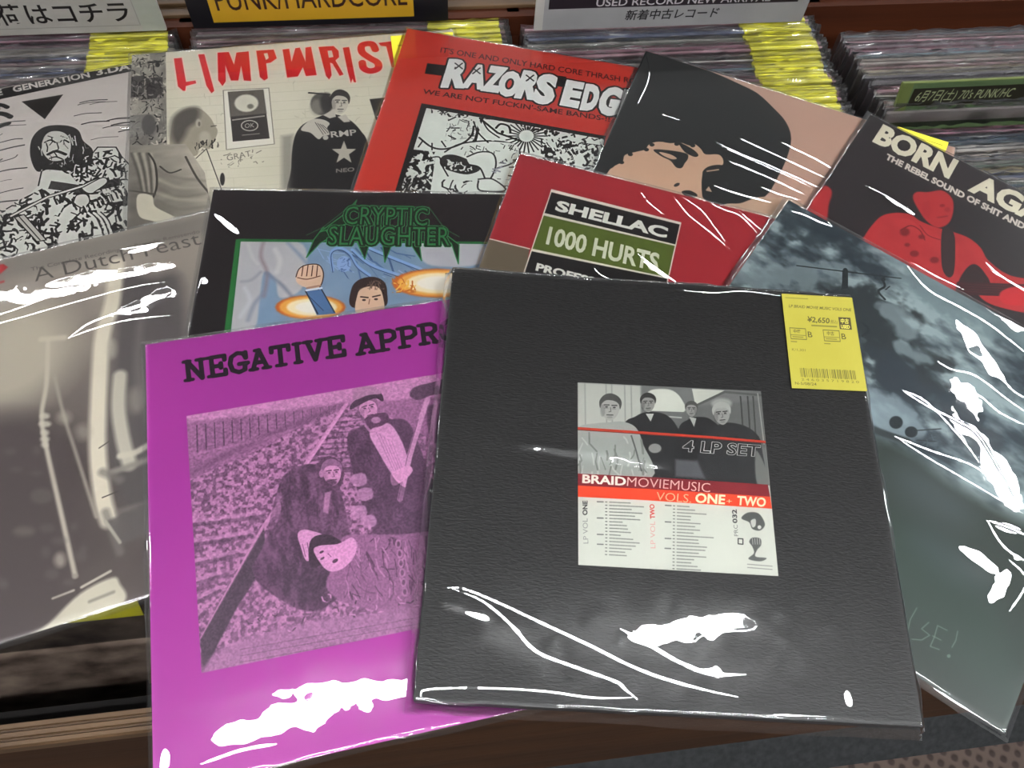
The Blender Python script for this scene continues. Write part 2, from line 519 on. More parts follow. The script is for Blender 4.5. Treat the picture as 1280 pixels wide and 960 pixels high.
def bin_records(xc, y0, y1, label, group, pitch=.0047, lean=.10, dz=-.007, sk=.9, shift=0.0):
    y = y1; k_ = 0
    ORD = lambda n: str(n) + ('th' if 10 <= n % 100 <= 20 else {1: 'st', 2: 'nd', 3: 'rd'}.get(n % 10, 'th'))
    while y > y0:
        k_ += 1
        th, me, cn = rng.choice(cards)
        m = BMAT @ Matrix.Translation((xc + rng.uniform(-.0016, .0016) + shift * (y1 - y), y, dz + rng.uniform(-.003, .002))) @ Matrix.Rotation(rng.uniform(-.004, .004), 4, 'Z') @ Matrix.Rotation(-lean + rng.uniform(-.008, .008), 4, 'X')
        o = bpy.data.objects.new('lp_record', me); C.objects.link(o); o.matrix_world = m
        setp(o, cn + '-edged ' + label + ', ' + ORD(k_) + ' from the back', 'record', group)
        f = bpy.data.objects.new('plastic_bag', rng.choice(films[th])); C.objects.link(f); f.parent = o
        if rng.random() < sk:
            s_ = bpy.data.objects.new('price_sticker', stks[th]); C.objects.link(s_); s_.parent = o
        y -= pitch * (th / .0034) ** .5 + rng.uniform(0, .0008)
bin_records(-.385, .535, .710, 'bagged record filed in the far left bin', 'records in the far left bin', sk=.95)
bin_records(-.047, .62, .711, 'bagged record filed behind the red-lettered cream sleeve', 'records in the second bin from the left', sk=.95)
bin_records(.290, .53, .699, 'bagged record filed below the two-tone grey sign', 'records in the third bin from the left', sk=.97)
bin_records(.634, .560, .672, 'bagged record behind the green card', 'right bin records behind the green card', sk=.25, shift=.12)
bin_records(.648, .36, .541, 'bagged record in front of the green card', 'right bin records in front of the green card', sk=.3, shift=.02, dz=-.021)

m = BMAT @ Matrix.Translation((-.372, .150, -.030)) @ Matrix.Rotation(-.46, 4, 'X')
fr_ = empty('lp_record', m)
setp(fr_, 'dark collage-covered record with a yellow sticker leaning in the bin, lower left', 'record')
bm = bmesh.new(); bm_box(bm, -.1575, .1575, 0, .003, -.315, 0)
link_bm('cover', bm, noisy('dark_collage', (30, 18, 14), (112, 98, 88), (26, 26, 52), .5, .3, detail=5), fr_)
bm = bmesh.new(); bm_box(bm, .06, .145, -.0008, -.0002, -.024, -.004)
link_bm('price_sticker', bm, M['sticker'], fr_)
o = bpy.data.objects.new('plastic_bag', films[.0028][1]); C.objects.link(o); o.parent = fr_

# ------------------------------------------------------------------ signs and divider cards
def sign(name, label, cat, x0, x1, yb, z0, height, canvas_fn, nx, ny, lean=0.05, border=None, back=None):
    w = x1 - x0
    m = BMAT @ Matrix.Translation(((x0 + x1) / 2, yb, z0)) @ Matrix.Rotation(-lean, 4, 'X')
    e = empty(name, m); setp(e, label, cat)
    bm = bmesh.new(); bm_box(bm, -w / 2, w / 2, 0, .004, 0, height, 0, .0008)
    link_bm('board', bm, back or M['board_grey'], e)
    cv = Canvas(nx, bg=(200, 200, 200), ny=ny); canvas_fn(cv)
    bm = bmesh.new(); b_ = border or 0.0
    vs = [bm.verts.new(p) for p in ((-w / 2 + b_, -.0006, .001), (w / 2 - b_, -.0006, .001), (w / 2 - b_, -.0006, height - .001), (-w / 2 + b_, -.0006, height - .001))]
    f = bm.faces.new(vs); uv = bm.loops.layers.uv.new('uv')
    for l, c in zip(f.loops, ((0, 0), (1, 0), (1, 1), (0, 1))): l[uv].uv = c
    bmesh.ops.solidify(bm, geom=[f], thickness=0.0004)
    link_bm('printed_face', bm, print_mat(name + '_print', cv.image(name + '_print'), .35), e)
    return e

def rawtext(cv, t, x, y, w, h, col, off=0.0, al=1.0, slant=0):
    cv.text(t, (x, y), (x + w, y), (x + slant, y - h), col, off, al)

def face1(cv):
    k = cv.n / .388                                     # pixels per metre; the board runs from x = -0.62 to -0.232
    cv.tone(cv.noise(60, 3), (170, 165, 158), (184, 180, 172))
    X = lambda x: (x + .62) * k
    Y = lambda z: cv.ny - z * k
    rawtext(cv, '新入荷はコチラ', X(-.4325), Y(.013), .1715 * k, .0175 * k, (34, 30, 30), .012)
    cv.line([(X(-.255), 0), (X(-.255), Y(.007)), (0, Y(.007))], .0009 * k, (140, 138, 134), .6)
    cv.poly([(X(-.254), 0), (X(-.232), 0), (X(-.232), cv.ny), (X(-.254), cv.ny)], (170, 178, 160), .5)
sign('bin_sign', 'grey sign with black Japanese characters standing behind the far left bin', 'sign', -.62, -.232, .707, 0, .075, face1, 1164, 225)
def face2(cv):
    k = cv.n / .256; X = lambda x: (x + .205) * k; Y = lambda z: cv.ny - z * k
    cv.a[:] = (26, 24, 28)
    cv.poly([(X(-.184), 0), (X(.016), 0), (X(.016), Y(.006)), (X(-.184), Y(.006))], (196, 152, 38))
    cv.tone(cv.noise(200, 2), (196, 152, 38), (196, 152, 38), 0)
    rawtext(cv, 'PUNK/HARDCORE', X(-.177), Y(.0195), .187 * k, .024 * k, (52, 26, 24), .004)
    for i in range(8):
        cv.ell((X(.02 + .004 * i), Y(.03 + .004 * (i % 3))), 5, 3, (86, 30, 60), .5)
sign('genre_sign', 'yellow genre sign on a black board reading PUNK/HARDCORE', 'sign', -.205, .051, .707, .001, .075, face2, 768, 225, back=M['black_board'])
def face3(cv):
    k = cv.n / .292; X = lambda x: (x - .139) * k; Y = lambda z: cv.ny - z * k
    cv.tone(cv.noise(90, 2), (160, 158, 158), (172, 170, 170))
    cv.poly([(X(.152), 0), (X(.418), 0), (X(.418), Y(.0245)), (X(.152), Y(.0245))], (44, 36, 42))
    rawtext(cv, 'USED RECORD NEW ARRIVAL', X(.201), Y(.0262), .186 * k, .0085 * k, (205, 200, 200), .012)
    rawtext(cv, '新着中古レコード', X(.234), Y(.0095), .1 * k, .0092 * k, (34, 32, 34), .012, slant=3)
    cv.poly([(X(.139), 0), (X(.1475), 0), (X(.1475), cv.ny), (X(.139), cv.ny)], (200, 196, 188), .8)
sign('bin_sign', 'two-tone grey and black sign about used records behind the third bin', 'sign', .139, .431, .689, 0, .075, face3, 1168, 300)
def face4(cv):
    k = cv.n / .32; X = lambda x: (x - .499) * k; Y = lambda z: cv.ny - (z + .03) * k
    cv.tone(cv.noise(70, 3), (88, 98, 52), (102, 112, 62))
    cv.poly([(X(.512), 0), (cv.n, 0), (cv.n, cv.ny), (X(.512), cv.ny)], (80, 98, 66))
    cv.poly([(X(.5145), Y(.0215)), (cv.n, Y(.0215)), (cv.n, Y(.0005)), (X(.5125), Y(.0005))], (36, 34, 24))
    rawtext(cv, "6月7日(土) 70's PUNK/HC", X(.519), Y(.0065), .118 * k, .0105 * k, (150, 158, 120), .004, slant=10)
    for r_ in range(2):
        x = X(.516)
        while x < cv.n - 20:
            w = cv.rng.randint(8, 20); yy = Y(-.0035 - .009 * r_)
            cv.line([(x, yy), (x + w, yy)], 2.5, (62, 84, 56), .7); cv.line([(x + w / 2, yy - 9), (x + w / 2, yy + 9)], 2.5, (62, 84, 56), .7); cv.line([(x, yy - 7), (x + w, yy - 7)], 2, (62, 84, 56), .6)
            x += w + 6
sign('divider_card', 'green divider card with a black date band leaning in the right bin', 'divider card', .499, .789, .556, -.03, .0525, face4, 1160, 210, lean=.35, back=noisy('green_card', (88, 98, 52), (102, 112, 62)))

# ------------------------------------------------------------------ bagged sleeves lying on the rack
LAMPS = [(lx + t, ly) for lx, ly in LAMP_AT for t in np.linspace(-LAMP_LEN / 2 + .08, LAMP_LEN / 2 - .08, 7)]
CAMP = np.array([0, 0, CAM_H])

def film_slope(P, row=None, tang=None):
    """the tilt (dz/dx, dz/dy) of a patch of film at P that mirrors a ceiling lamp to an eye above the rack"""
    V = CAMP - P; V /= np.linalg.norm(V); best = None
    for lx, ly in LAMPS:
        if row is not None and ly != row: continue
        L = bw(lx, ly, LAMP_Z - .012) - P; L /= np.linalg.norm(L)
        n = V + L; g = -n[:2] / n[2]
        c = np.hypot(*g) if tang is None else abs(g @ tang) * 2.5 + np.hypot(*g)
        if best is None or c < best[0]: best = (c, g, ly)
    return best

def bag(root, key, th, s, org, ang, facets=(), creases=(), calm=.0004, margin=.0036, zrim=.3, seed=1, tilt=(0, 0), n=150, nn=1024, tex=.006):
    half = s / 2 + margin
    zt = th + .0014
    ca, sa = math.cos(ang), math.sin(ang)
    Wz = org[2] + zt
    def loc(u, v):
        p = at(u, v, Wz) - org
        return np.array([ca * p[0] + sa * p[1], -sa * p[0] + ca * p[1]])
    rot = lambda g: np.array([ca * g[0] + sa * g[1], -sa * g[0] + ca * g[1]])
    # height of the film over the sleeve: slack waves, rounded rim
    cv = Canvas(n + 1, seed=seed)
    ax = np.linspace(-half, half, n + 1)
    X, Y = np.meshgrid(ax, ax)
    hN = (cv.noise(n / 2.4, 1) - .5) * calm
    d = half - np.maximum(np.abs(X), np.abs(Y))
    wob = 1 + (cv.noise(n / 12, 2) - .5) * .8
    f = np.clip(d / (margin * wob), 0, 1); f = f * f * (3 - 2 * f)
    Z = zrim * th + (zt - zrim * th) * f + hN * f
    Xw = X + np.where(d < 1e-6, 0, 0); 
    edge = (cv.noise(n / 7, 2) - .5) * .0022 * (1 - f)
    X2 = X + edge * np.sign(X); Y2 = Y + edge * np.sign(Y)
    vs = np.stack([X2, Y2, Z], -1).reshape(-1, 3)
    idx = np.arange((n + 1) ** 2).reshape(n + 1, n + 1)
    fc = np.stack([idx[:-1, :-1], idx[:-1, 1:], idx[1:, 1:], idx[1:, :-1]], -1).reshape(-1, 4)
    me = bpy.data.meshes.new('plastic_bag')
    me.vertices.add(len(vs)); me.vertices.foreach_set('co', vs.ravel())
    me.loops.add(fc.size); me.loops.foreach_set('vertex_index', fc.ravel())
    me.polygons.add(len(fc)); me.polygons.foreach_set('loop_start', np.arange(len(fc)) * 4)
    me.update(calc_edges=True)
    uv = me.uv_layers.new(name='uv')
    uvs = (np.stack([X, Y], -1).reshape(-1, 2) / (2 * half) + .5)[fc.ravel()]
    uv.data.foreach_set('uv', uvs.ravel().astype(np.float32))
    me.shade_smooth()
    # fine relief of the film (tilt field): folds and facets tilted to mirror the lamps
    c2 = Canvas(nn, seed=seed + 50)
    SX = (c2.noise(110, 3) - .5) * tex + tilt[0]; SY = (c2.noise(110, 3) - .5) * tex + tilt[1]
    px = lambda p: (np.asarray(p) / (2 * half) + .5) * nn
    mm = nn / (2 * half)
    gy, gx = np.mgrid[0:nn, 0:nn].astype(np.float32) + .5
    wn = c2.noise(36, 4); wn2 = c2.noise(60, 3); wn3 = c2.noise(60, 3)
    for fct in facets:
        u, v, rx, ry, a = fct[:5]; o = fct[5] if len(fct) > 5 else {}
        c = px(loc(u, v)); a = math.radians(a)
        e1 = px(loc(u + rx * math.cos(a), v + rx * math.sin(a))) - c; e2 = px(loc(u - ry * math.sin(a), v + ry * math.cos(a))) - c
        inv = np.linalg.inv(np.stack([e1, e2], 1))
        q = inv @ np.stack([(gx - c[0]).ravel(), (gy - c[1]).ravel()])
        r = np.sqrt(q[0] ** 2 + q[1] ** 2).reshape(nn, nn) + (wn - .5) * o.get('rag', 1.1)
        w = np.clip((1.12 - r) / o.get('soft', .25), 0, 1); w = w * w * (3 - 2 * w)
        g = rot(film_slope(at(u, v, Wz), o.get('row'))[1])
        # follow the mirror condition over the facet so that the whole facet stays on the lamp
        g1 = rot(film_slope(at(u + rx * .5 * math.cos(a), v + rx * .5 * math.sin(a), Wz), o.get('row'))[1])
        k = np.clip(q[0].reshape(nn, nn), -1, 1) * 2
        nz = o.get('nz', .02)
        if 'off' in o:                                          # haze around the glare: tilt shaped a little off the mirror angle
            t_ = -g / (np.hypot(*g) + 1e-6) * min(o['off'], .8 * np.hypot(*g)); g = g + t_; g1 = g1 + t_
        tx_ = g[0] + (g1[0] - g[0]) * k + (wn2 - .5) * nz; ty_ = g[1] + (g1[1] - g[1]) * k + (wn3 - .5) * nz
        SX = SX * (1 - w) + tx_ * w; SY = SY * (1 - w) + ty_ * w
    for crs in creases:
        pts, wd = crs[0], crs[1]
        sp = spline(pts, k=4); mid = sp[len(sp) // 2]
        t0 = at(*sp[-1], Wz) - at(*sp[0], Wz); t0 = t0[:2] / np.linalg.norm(t0[:2])
        row = film_slope(at(*mid, Wz), None, t0)[2]
        gs = [rot(film_slope(at(u, v, Wz), row, None)[1]) for u, v in sp]
        q = np.array([px(loc(u, v)) for u, v in sp]); N_ = len(q)
        for i in range(N_ - 1):
            t = (i + .5) / (N_ - 1)
            taper = min(1, 4 * t + .25, 4 * (1 - t) + .25)
            r = wd * .00074 * mm * taper
            a_, b_ = q[i], q[i + 1]
            x0 = max(int(min(a_[0], b_[0]) - 2 * r), 0); x1 = min(int(max(a_[0], b_[0]) + 2 * r) + 2, nn)
            y0 = max(int(min(a_[1], b_[1]) - 2 * r), 0); y1 = min(int(max(a_[1], b_[1]) + 2 * r) + 2, nn)
            if x1 <= x0 or y1 <= y0: continue
            xx = gx[y0:y1, x0:x1]; yy = gy[y0:y1, x0:x1]; e = b_ - a_; l2 = e @ e + 1e-9
            tt = np.clip(((xx - a_[0]) * e[0] + (yy - a_[1]) * e[1]) / l2, 0, 1)
            dd = np.sqrt((xx - a_[0] - tt * e[0]) ** 2 + (yy - a_[1] - tt * e[1]) ** 2)
            w = np.exp(-(dd / r) ** 4)
            g = gs[i] * (1 - tt[..., None]) + gs[i + 1] * tt[..., None]
            SX[y0:y1, x0:x1] = SX[y0:y1, x0:x1] * (1 - w) + g[..., 0] * w
            SY[y0:y1, x0:x1] = SY[y0:y1, x0:x1] * (1 - w) + g[..., 1] * w
    N = np.stack([-SX, -SY, np.ones_like(SX)], -1); N /= np.linalg.norm(N, axis=-1, keepdims=True)
    im = bpy.data.images.new(key + '_film_relief', nn, nn, float_buffer=True)
    im.colorspace_settings.name = 'Non-Color'
    arr = np.ones((nn, nn, 4), np.float32); arr[..., :3] = N * .5 + .5
    im.pixels.foreach_set(arr.ravel()); im.update(); im.pack()
    me.materials.append(film(key + '_film', nimg=im))
    o = bpy.data.objects.new('plastic_bag', me); C.objects.link(o); o.parent = root
    return o

def quad_of(px_, py_, th_, z, s):
    """photograph positions of the sheet's corners TL, TR, BR, BL"""
    ca, sa = math.cos(th_), math.sin(th_)
    return [tuple(proj((px_ + ca * a * s - sa * b * s, py_ + sa * a * s + ca * b * s, z))) for a, b in ((-.5, .5), (.5, .5), (.5, -.5), (-.5, -.5))]

def sleeve(key, q, label, group, art, th=.0026, s=.315, n=1024, rough=.45, seed=0, cover_name='cover', mat=None, **bagkw):
    x, y, a, z = q
    root = empty('record_sleeve' if key != 'box' else 'record_box', Matrix.Translation((x, y, z - th)) @ Matrix.Rotation(a, 4, 'Z'))
    setp(root, label, 'record' if key != 'box' else 'box set', group)
    qd = quad_of(x, y, a, z, s)
    bm = bmesh.new(); bm_box(bm, -s / 2, s / 2, -s / 2, s / 2, 0, th, 0, min(.0008, th * .3))
    uv = bm.loops.layers.uv.new('uv')
    for f in bm.faces:
        for l in f.loops: l[uv].uv = (l.vert.co.x / s + .5, l.vert.co.y / s + .5)
    if mat is None:
        cv = Canvas(n, qd, seed=seed); art(cv)
        mat = print_mat(key + '_print', cv.image(key + '_print'), rough)
    link_bm(cover_name, bm, mat, root)
    bag(root, key, th, s, np.array([x, y, z - th]), a, seed=seed + 3, **bagkw)
    return root

def paper(name, root, quad_px, zw, art, n=512, ny=None, label=None, rough=.5, th=.0002):
    """thin printed paper whose corners TL, TR, BR, BL lie at quad_px on the level zw"""
    inv = root.matrix_world.inverted()
    P = [inv @ Vector(at(u, v, zw)) for u, v in quad_px]
    bm = bmesh.new(); vs = [bm.verts.new(p) for p in P]
    lo = [bm.verts.new(p - Vector((0, 0, th))) for p in P]
    f = bm.faces.new(vs[::-1]); uv = bm.loops.layers.uv.new('uv')
    cuv = {0: (0, 1), 1: (1, 1), 2: (1, 0), 3: (0, 0)}
    for i in range(4): bm.faces.new((vs[i], vs[(i + 1) % 4], lo[(i + 1) % 4], lo[i]))
    bm.faces.new(lo)
    ix = {v: i % 4 for i, v in enumerate(vs + lo)}
    for fc in bm.faces:
        for l in fc.loops: l[uv].uv = cuv[ix[l.vert]]
    bmesh.ops.recalc_face_normals(bm, faces=bm.faces)
    cv = Canvas(n, quad_px, seed=7, ny=ny or n); art(cv)
    o = link_bm(name, bm, print_mat(name + '_' + root.name, cv.image(name + '_' + root.name), rough), root)
    if label: o['label'] = label
    return o

# ------------------------------------------------------------------ printed covers (all flat print)
K = (24, 22, 24); Wt = (226, 224, 218)

def head(cv, c, r, skin, hair, dark, turn=0.0, style='short', ang=0):
    """plain generic head: face, hair, brows, eyes, nose, mouth"""
    x, y = c
    a = math.radians(ang)
    R = lambda dx, dy: (x + (dx * math.cos(a) - dy * math.sin(a)) * r, y + (dx * math.sin(a) + dy * math.cos(a)) * r)
    cv.blob([R(-.72, -.5), R(-.8, .1), R(-.6, .7), R(-.15, 1.1), R(.2, 1.1), R(.6, .7), R(.8, .1), R(.72, -.5), R(0, -.95)], skin, soft=.6)
    cv.blob([R(-.85, .1), R(-.95, -.5), R(-.6, -1.05), R(0, -1.25), R(.65, -1.0), R(.95, -.5), R(.85, .1), R(.7, -.35), R(.3, -.6), R(-.35, -.62), R(-.72, -.3)], hair, soft=.6)
    for sx in (-1, 1):
        ex = sx * .33 + turn * .2
        cv.line([R(ex - .2, -.2), R(ex + .2, -.22)], r * .11, dark, .8, .4)
        cv.ell(R(ex, -.03), r * .13, r * .07, dark, .85, .3)
        cv.line([R(ex - .18, .1), R(ex + .15, .1)], r * .06, dark, .3, .5)
    cv.line([R(turn * .25, 0), R(turn * .3 + .06, .35), R(turn * .25 - .1, .38)], r * .07, dark, .5, .4)
    cv.line([R(turn * .2 - .25, .66), R(turn * .2 + .25, .64)], r * .1, dark, .7, .4)
    cv.ell(R(turn * .2, .85), r * .25, r * .1, dark, .18, .8)
    cv.ell(R(-.62 if turn > 0 else .62, .3), r * .22, r * .55, dark, .22, 1.5)

def folds(cv, pts, n, L, w, cols, dirs):
    cv.scribble(pts, n, L, w, cols, .5, dirs)

def art_gen(cv):
    cv.a[:] = (206, 198, 192)
    cv.tone(cv.noise(300, 3), (200, 192, 187), (212, 205, 198))
    cv.poly([(-300, 172), (205, 70), (207, 80), (-300, 188)], K)
    cv.text('GENERATION', (17, 115.5), (113, 96.5), (15, 108), (214, 208, 202), .035)
    cv.text('3.DAY', (121, 94.5), (176, 84), (119, 87), (214, 208, 202), .035)
    cv.text('NOISE', (-56, 131), (4, 118.5), (-58, 123.5), (214, 208, 202), .035)
    cv.poly([(27, 127), (79, 118), (56, 149)], (32, 28, 26))
    for p, w in (([(-60, 138), (-6, 131), (9, 134)], 5), ([(-60, 150), (-4, 142), (13, 146)], 6), ([(-40, 170), (-6, 160), (11, 154)], 5)):
        cv.smooth_line(p, w, K)
    for i in range(26):
        y = 150 + i * 9 + cv.rng.randn() * 3; x = cv.rng.uniform(-30, 26)
        cv.smooth_line([(x - 30, y + 8), (x, y), (x + cv.rng.uniform(6, 30), y - cv.rng.uniform(1, 6))], cv.rng.uniform(.5, 1.8), (60, 56, 56))
    for i in range(12):
        x = cv.rng.uniform(92, 150); y = cv.rng.uniform(128, 176)
        cv.smooth_line([(x, y), (x + 14, y - 3), (x + 34, y - 4)], cv.rng.uniform(.4, 1.5), (50, 46, 46))
    # crouching long-haired biker in plain pen and ink
    body = [(48, 232), (52, 214), (74, 204), (112, 196), (122, 184), (145, 184), (152, 196), (162, 206), (166, 330), (-20, 350), (-20, 290), (10, 268)]
    cv.poly(body, (212, 212, 204)); cv.line(body[:8], 1.5, K)
    cv.blob([(38, 196), (39, 176), (48, 163), (62, 157), (84, 157), (98, 163), (104, 176), (116, 188), (112, 206), (100, 212), (86, 214), (60, 212), (46, 214)], (34, 32, 32))
    cv.blob([(52, 186), (56, 170), (66, 164), (80, 166), (88, 176), (87, 192), (78, 200), (62, 200)], (206, 204, 196))
    for p, w in (([(56, 178), (63, 175), (69, 178)], 1.8), ([(74, 178), (80, 175), (86, 178)], 1.8), ([(71, 178), (73, 186), (69, 188)], 1.2), ([(60, 193), (70, 189), (82, 193)], 3.4), ([(62, 198), (70, 196), (78, 199)], 1.6), ([(60, 170), (66, 172)], 1), ([(76, 170), (84, 173)], 1)):
        cv.smooth_line(p, w, K)
    cv.scribble([(38, 196), (48, 160), (98, 160), (114, 190), (96, 212), (46, 214)], 50, 9, 1.0, [(200, 200, 192), K], .5, [1.2, 1.8])
    cv.smooth_line([(72, 206), (84, 216), (98, 212), (104, 196)], 2.2, K); cv.smooth_line([(78, 206), (88, 211), (98, 206)], 1.2, K)
    cv.scribble([(84, 214), (112, 192), (146, 186), (160, 206), (160, 240), (128, 244), (100, 232)], 170, 11, 2.4, [K, K, (212, 212, 204)], .8)
    cv.scribble([(0, 262), (60, 232), (160, 236), (166, 330), (-20, 350)], 480, 13, 3.0, [K, K, (40, 38, 40), (212, 212, 204)], .9)
    cv.poly([(64, 226), (104, 232), (150, 222), (150, 232), (104, 242), (60, 236)], K, .8)
    cv.line([(14, 270), (60, 246), (112, 230)], 5, K); cv.line([(14, 270), (60, 246), (112, 230)], 2.6, (206, 204, 196))
    cv.poly([(18, 272), (30, 268), (58, 300), (46, 302)], (190, 186, 178)); cv.line([(18, 272), (46, 302), (58, 300), (30, 268), (18, 272)], 1.2, K); cv.line([(24, 271), (50, 300)], 1, K)
    cv.blob([(92, 252), (96, 244), (108, 243), (112, 252), (104, 260)], (208, 206, 198)); cv.smooth_line([(92, 252), (96, 244), (108, 243), (112, 252), (104, 260), (94, 256)], 1.3, K)
    cv.blob([(104, 232), (128, 222), (134, 228), (118, 240), (108, 240)], (210, 210, 202)); cv.smooth_line([(104, 234), (128, 222), (134, 228), (118, 240)], 1.3, K)
    for i in range(10):
        t = i / 9; p = (104 + 52 * t, 258 - 22 * t)
        cv.line([p, (p[0] + 3, p[1] + 7)], 1.8, K); cv.line([(p[0] + 2.6, p[1]), (p[0] + 5.4, p[1] + 6)], 1.6, (215, 213, 205))
    for dx in (0, 7, 13):
        cv.smooth_line([(110 + dx, 266), (120 + dx, 276), (128 + dx, 298)], 2.4, (214, 212, 206)); cv.smooth_line([(113 + dx, 265), (123 + dx, 276), (131 + dx, 298)], 1.4, K)
    cv.blob([(72, 300), (80, 288), (86, 302), (92, 288), (98, 296), (96, 306), (78, 312)], (210, 208, 202))

def art_limp(cv):
    cv.a[:] = (228, 222, 204)
    cv.tone(cv.noise(260, 4), (216, 212, 192), (234, 228, 212))
    for i in range(30):
        y = 78 + i * 11.5
        cv.line([(205, y), (760, y - 34)], .6, (200, 196, 176), .6)
    for i in range(80):
        x = cv.rng.uniform(208, 640); y = 78 + 11.5 * cv.rng.randint(0, 16) - (x - 205) * .06
        cv.line([(x, y), (x + 1, y + 11)], .6, (200, 196, 176), .5)
    cv.scribble([(205, 100), (640, 80), (640, 330), (205, 330)], 60, 6, .8, [(190, 186, 166), (206, 200, 182)], .9)
    # pasted flyers down the left side
    cv.clip([(158, 60), (207, 60), (209, 200), (158, 200)])
    cv.tone(cv.noise(40, 4), (96, 92, 88), (196, 190, 176))
    cv.scribble([(158, 60), (208, 60), (208, 190), (158, 190)], 260, 7, 1.3, [(46, 44, 44), (120, 116, 110), (206, 200, 186)], 1.0)
    for p, c in (([(160, 66), (186, 64), (188, 76), (161, 78)], (206, 200, 186)), ([(162, 96), (180, 94), (180, 120), (163, 122)], (74, 70, 70)), ([(182, 98), (203, 96), (205, 122), (184, 124)], (60, 56, 58)), ([(162, 126), (200, 124), (202, 142), (163, 144)], (178, 172, 160)), ([(160, 146), (186, 142), (190, 168), (162, 172)], (136, 132, 126))):
        cv.poly(p, c, .8); cv.scribble(p, 22, 7, 1.2, [(40, 38, 38), (150, 146, 140)], 1.0)
    cv.ell((186, 156), 9, 13, (92, 88, 86), .9, 2); cv.line([(186, 78), (200, 77)], 3, K); cv.ell((197, 81), 3, 3, K)
    cv.clip()
    # man seen from behind in a work shirt
    cv.blob([(213, 188), (214, 160), (219, 145), (234, 135), (250, 136), (262, 146), (268, 156), (272, 164), (268, 176), (262, 186), (250, 184), (246, 194), (230, 196)], (176, 168, 150), soft=1)
    cv.blob([(214, 170), (215, 150), (226, 138), (244, 134), (250, 140), (246, 152), (236, 160), (230, 172), (222, 180)], (92, 86, 80), .9, 8)
    cv.ell((248, 154), 3.5, 5.5, (200, 194, 178), .8, 2); cv.ell((249, 155), 1.6, 3, (120, 112, 102), .8, 1)
    cv.ell((256, 172), 7, 8, (206, 200, 184), .7, 4); cv.line([(264, 158), (270, 157)], 1.4, (84, 78, 72), .8, 1)
    cv.scribble([(240, 178), (272, 172), (274, 184), (246, 190)], 30, 6, 1.2, [(52, 48, 46)], .4, [1.3, 1.9])
    cv.blob([(150, 196), (176, 184), (206, 182), (228, 188), (242, 198), (252, 222), (262, 248), (266, 290), (240, 330), (150, 330)], (150, 142, 128), soft=1)
    cv.clip([(150, 182), (232, 180), (256, 216), (270, 300), (240, 330), (150, 330)])
    cv.tone(cv.grad((160, 250), (256, 205)), (92, 88, 82), (214, 206, 190), .9)
    cv.tone(cv.noise(80, 3, asp=3), (90, 84, 78), (214, 206, 190), .28)
    [cv.smooth_line([(196, 214 + i * 9), (222, 222 + i * 9 + (i % 3) * 3), (256, 226 + i * 8)], 3 + i % 2, (206, 198, 180) if i % 2 else (120, 114, 104), .4, 4) for i in range(5)]
    [cv.smooth_line([(164 + i * 5, 192), (172 + i * 4, 214), (178 + i * 3, 240)], 3, (196, 188, 172) if i % 2 else (76, 72, 68), .6, 2.5) for i in range(6)]
    cv.smooth_line([(186, 192), (194, 206), (196, 232), (190, 250)], 2.2, (70, 66, 62)); cv.smooth_line([(200, 208), (212, 216), (226, 212)], 2, (84, 80, 74)); cv.smooth_line([(232, 196), (246, 222), (262, 242)], 2.4, (92, 86, 80))
    cv.smooth_line([(158, 238), (176, 240), (194, 243)], 2, (90, 84, 78))
    cv.clip()
    cv.blob([(172, 244), (190, 245), (194, 258), (216, 270), (232, 282), (222, 292), (196, 278), (174, 270)], (206, 200, 182), soft=1)
    cv.line([(245, 198), (258, 186), (278, 240), (268, 246)], 1, (70, 66, 62)); cv.ell((278, 224), 3, 8, K, .85, 1)
    cv.text('GRAT', (284, 201), (314, 195), (283, 194), (120, 114, 104), 0, .9)
    cv.scribble([(276, 190), (330, 186), (330, 206), (276, 210)], 16, 8, .9, [(140, 134, 122)], .8)
    # framed notice
    cv.poly([(279, 113), (336, 110), (343, 180), (283, 187)], (236, 232, 220)); cv.line([(279, 113), (336, 110), (343, 180), (283, 187), (279, 113)], 1, (150, 144, 132))
    cv.poly([(285, 115), (329, 112), (337, 173), (291, 177)], (62, 56, 54))
    cv.poly([(285, 115), (329, 112), (333, 142), (288, 146)], (112, 106, 98), 1, 2)
    cv.ell((308, 129), 15, 11, (222, 218, 202), 1, 2); cv.ell((313, 133), 4, 3, (120, 116, 104), .8, 2)
    cv.line([(291, 150), (330, 145)], 2, (190, 184, 172), .8)
    cv.ell((312, 157), 11, 7, (200, 196, 184)); cv.ell((312, 157), 9.6, 5.8, (62, 56, 54)); cv.text('OK', (306, 160), (318, 159), (306, 154.6), (200, 196, 184)); cv.line([(303, 169), (324, 167)], 1.2, (176, 170, 160), .8)
    # couple embracing, dark jackets
    cv.blob([(366, 260), (364, 210), (367, 176), (376, 158), (392, 149), (408, 143), (424, 144), (440, 152), (452, 165), (460, 180), (474, 240), (470, 270)], (30, 28, 30), soft=.8)
    cv.ell((402, 130), 14, 14, (92, 88, 84), 1, 2); cv.ell((396, 134), 8, 10, (170, 164, 152), .6, 5); cv.ell((408, 128), 8, 12, (48, 46, 46), .8, 4)
    cv.line([(386, 116), (412, 118)], 2, (44, 42, 42))
    head(cv, (425, 128), 13, (208, 202, 188), (60, 56, 56), (44, 40, 40), .4, ang=3)
    cv.poly([(404, 144), (418, 136), (420, 146), (412, 148)], (206, 200, 188), soft=1)
    cv.poly([(422, 146), (432, 143), (438, 152), (430, 153)], (200, 194, 182), soft=1)
    cv.blob([(376, 162), (388, 150), (402, 149), (412, 154), (409, 160), (412, 168), (404, 170), (398, 174), (388, 166)], (208, 202, 190), soft=.8)
    for i in range(4): cv.line([(394 + 3 * i, 153 + i), (404 + 3 * i, 168 - i)], .8, (96, 90, 86))
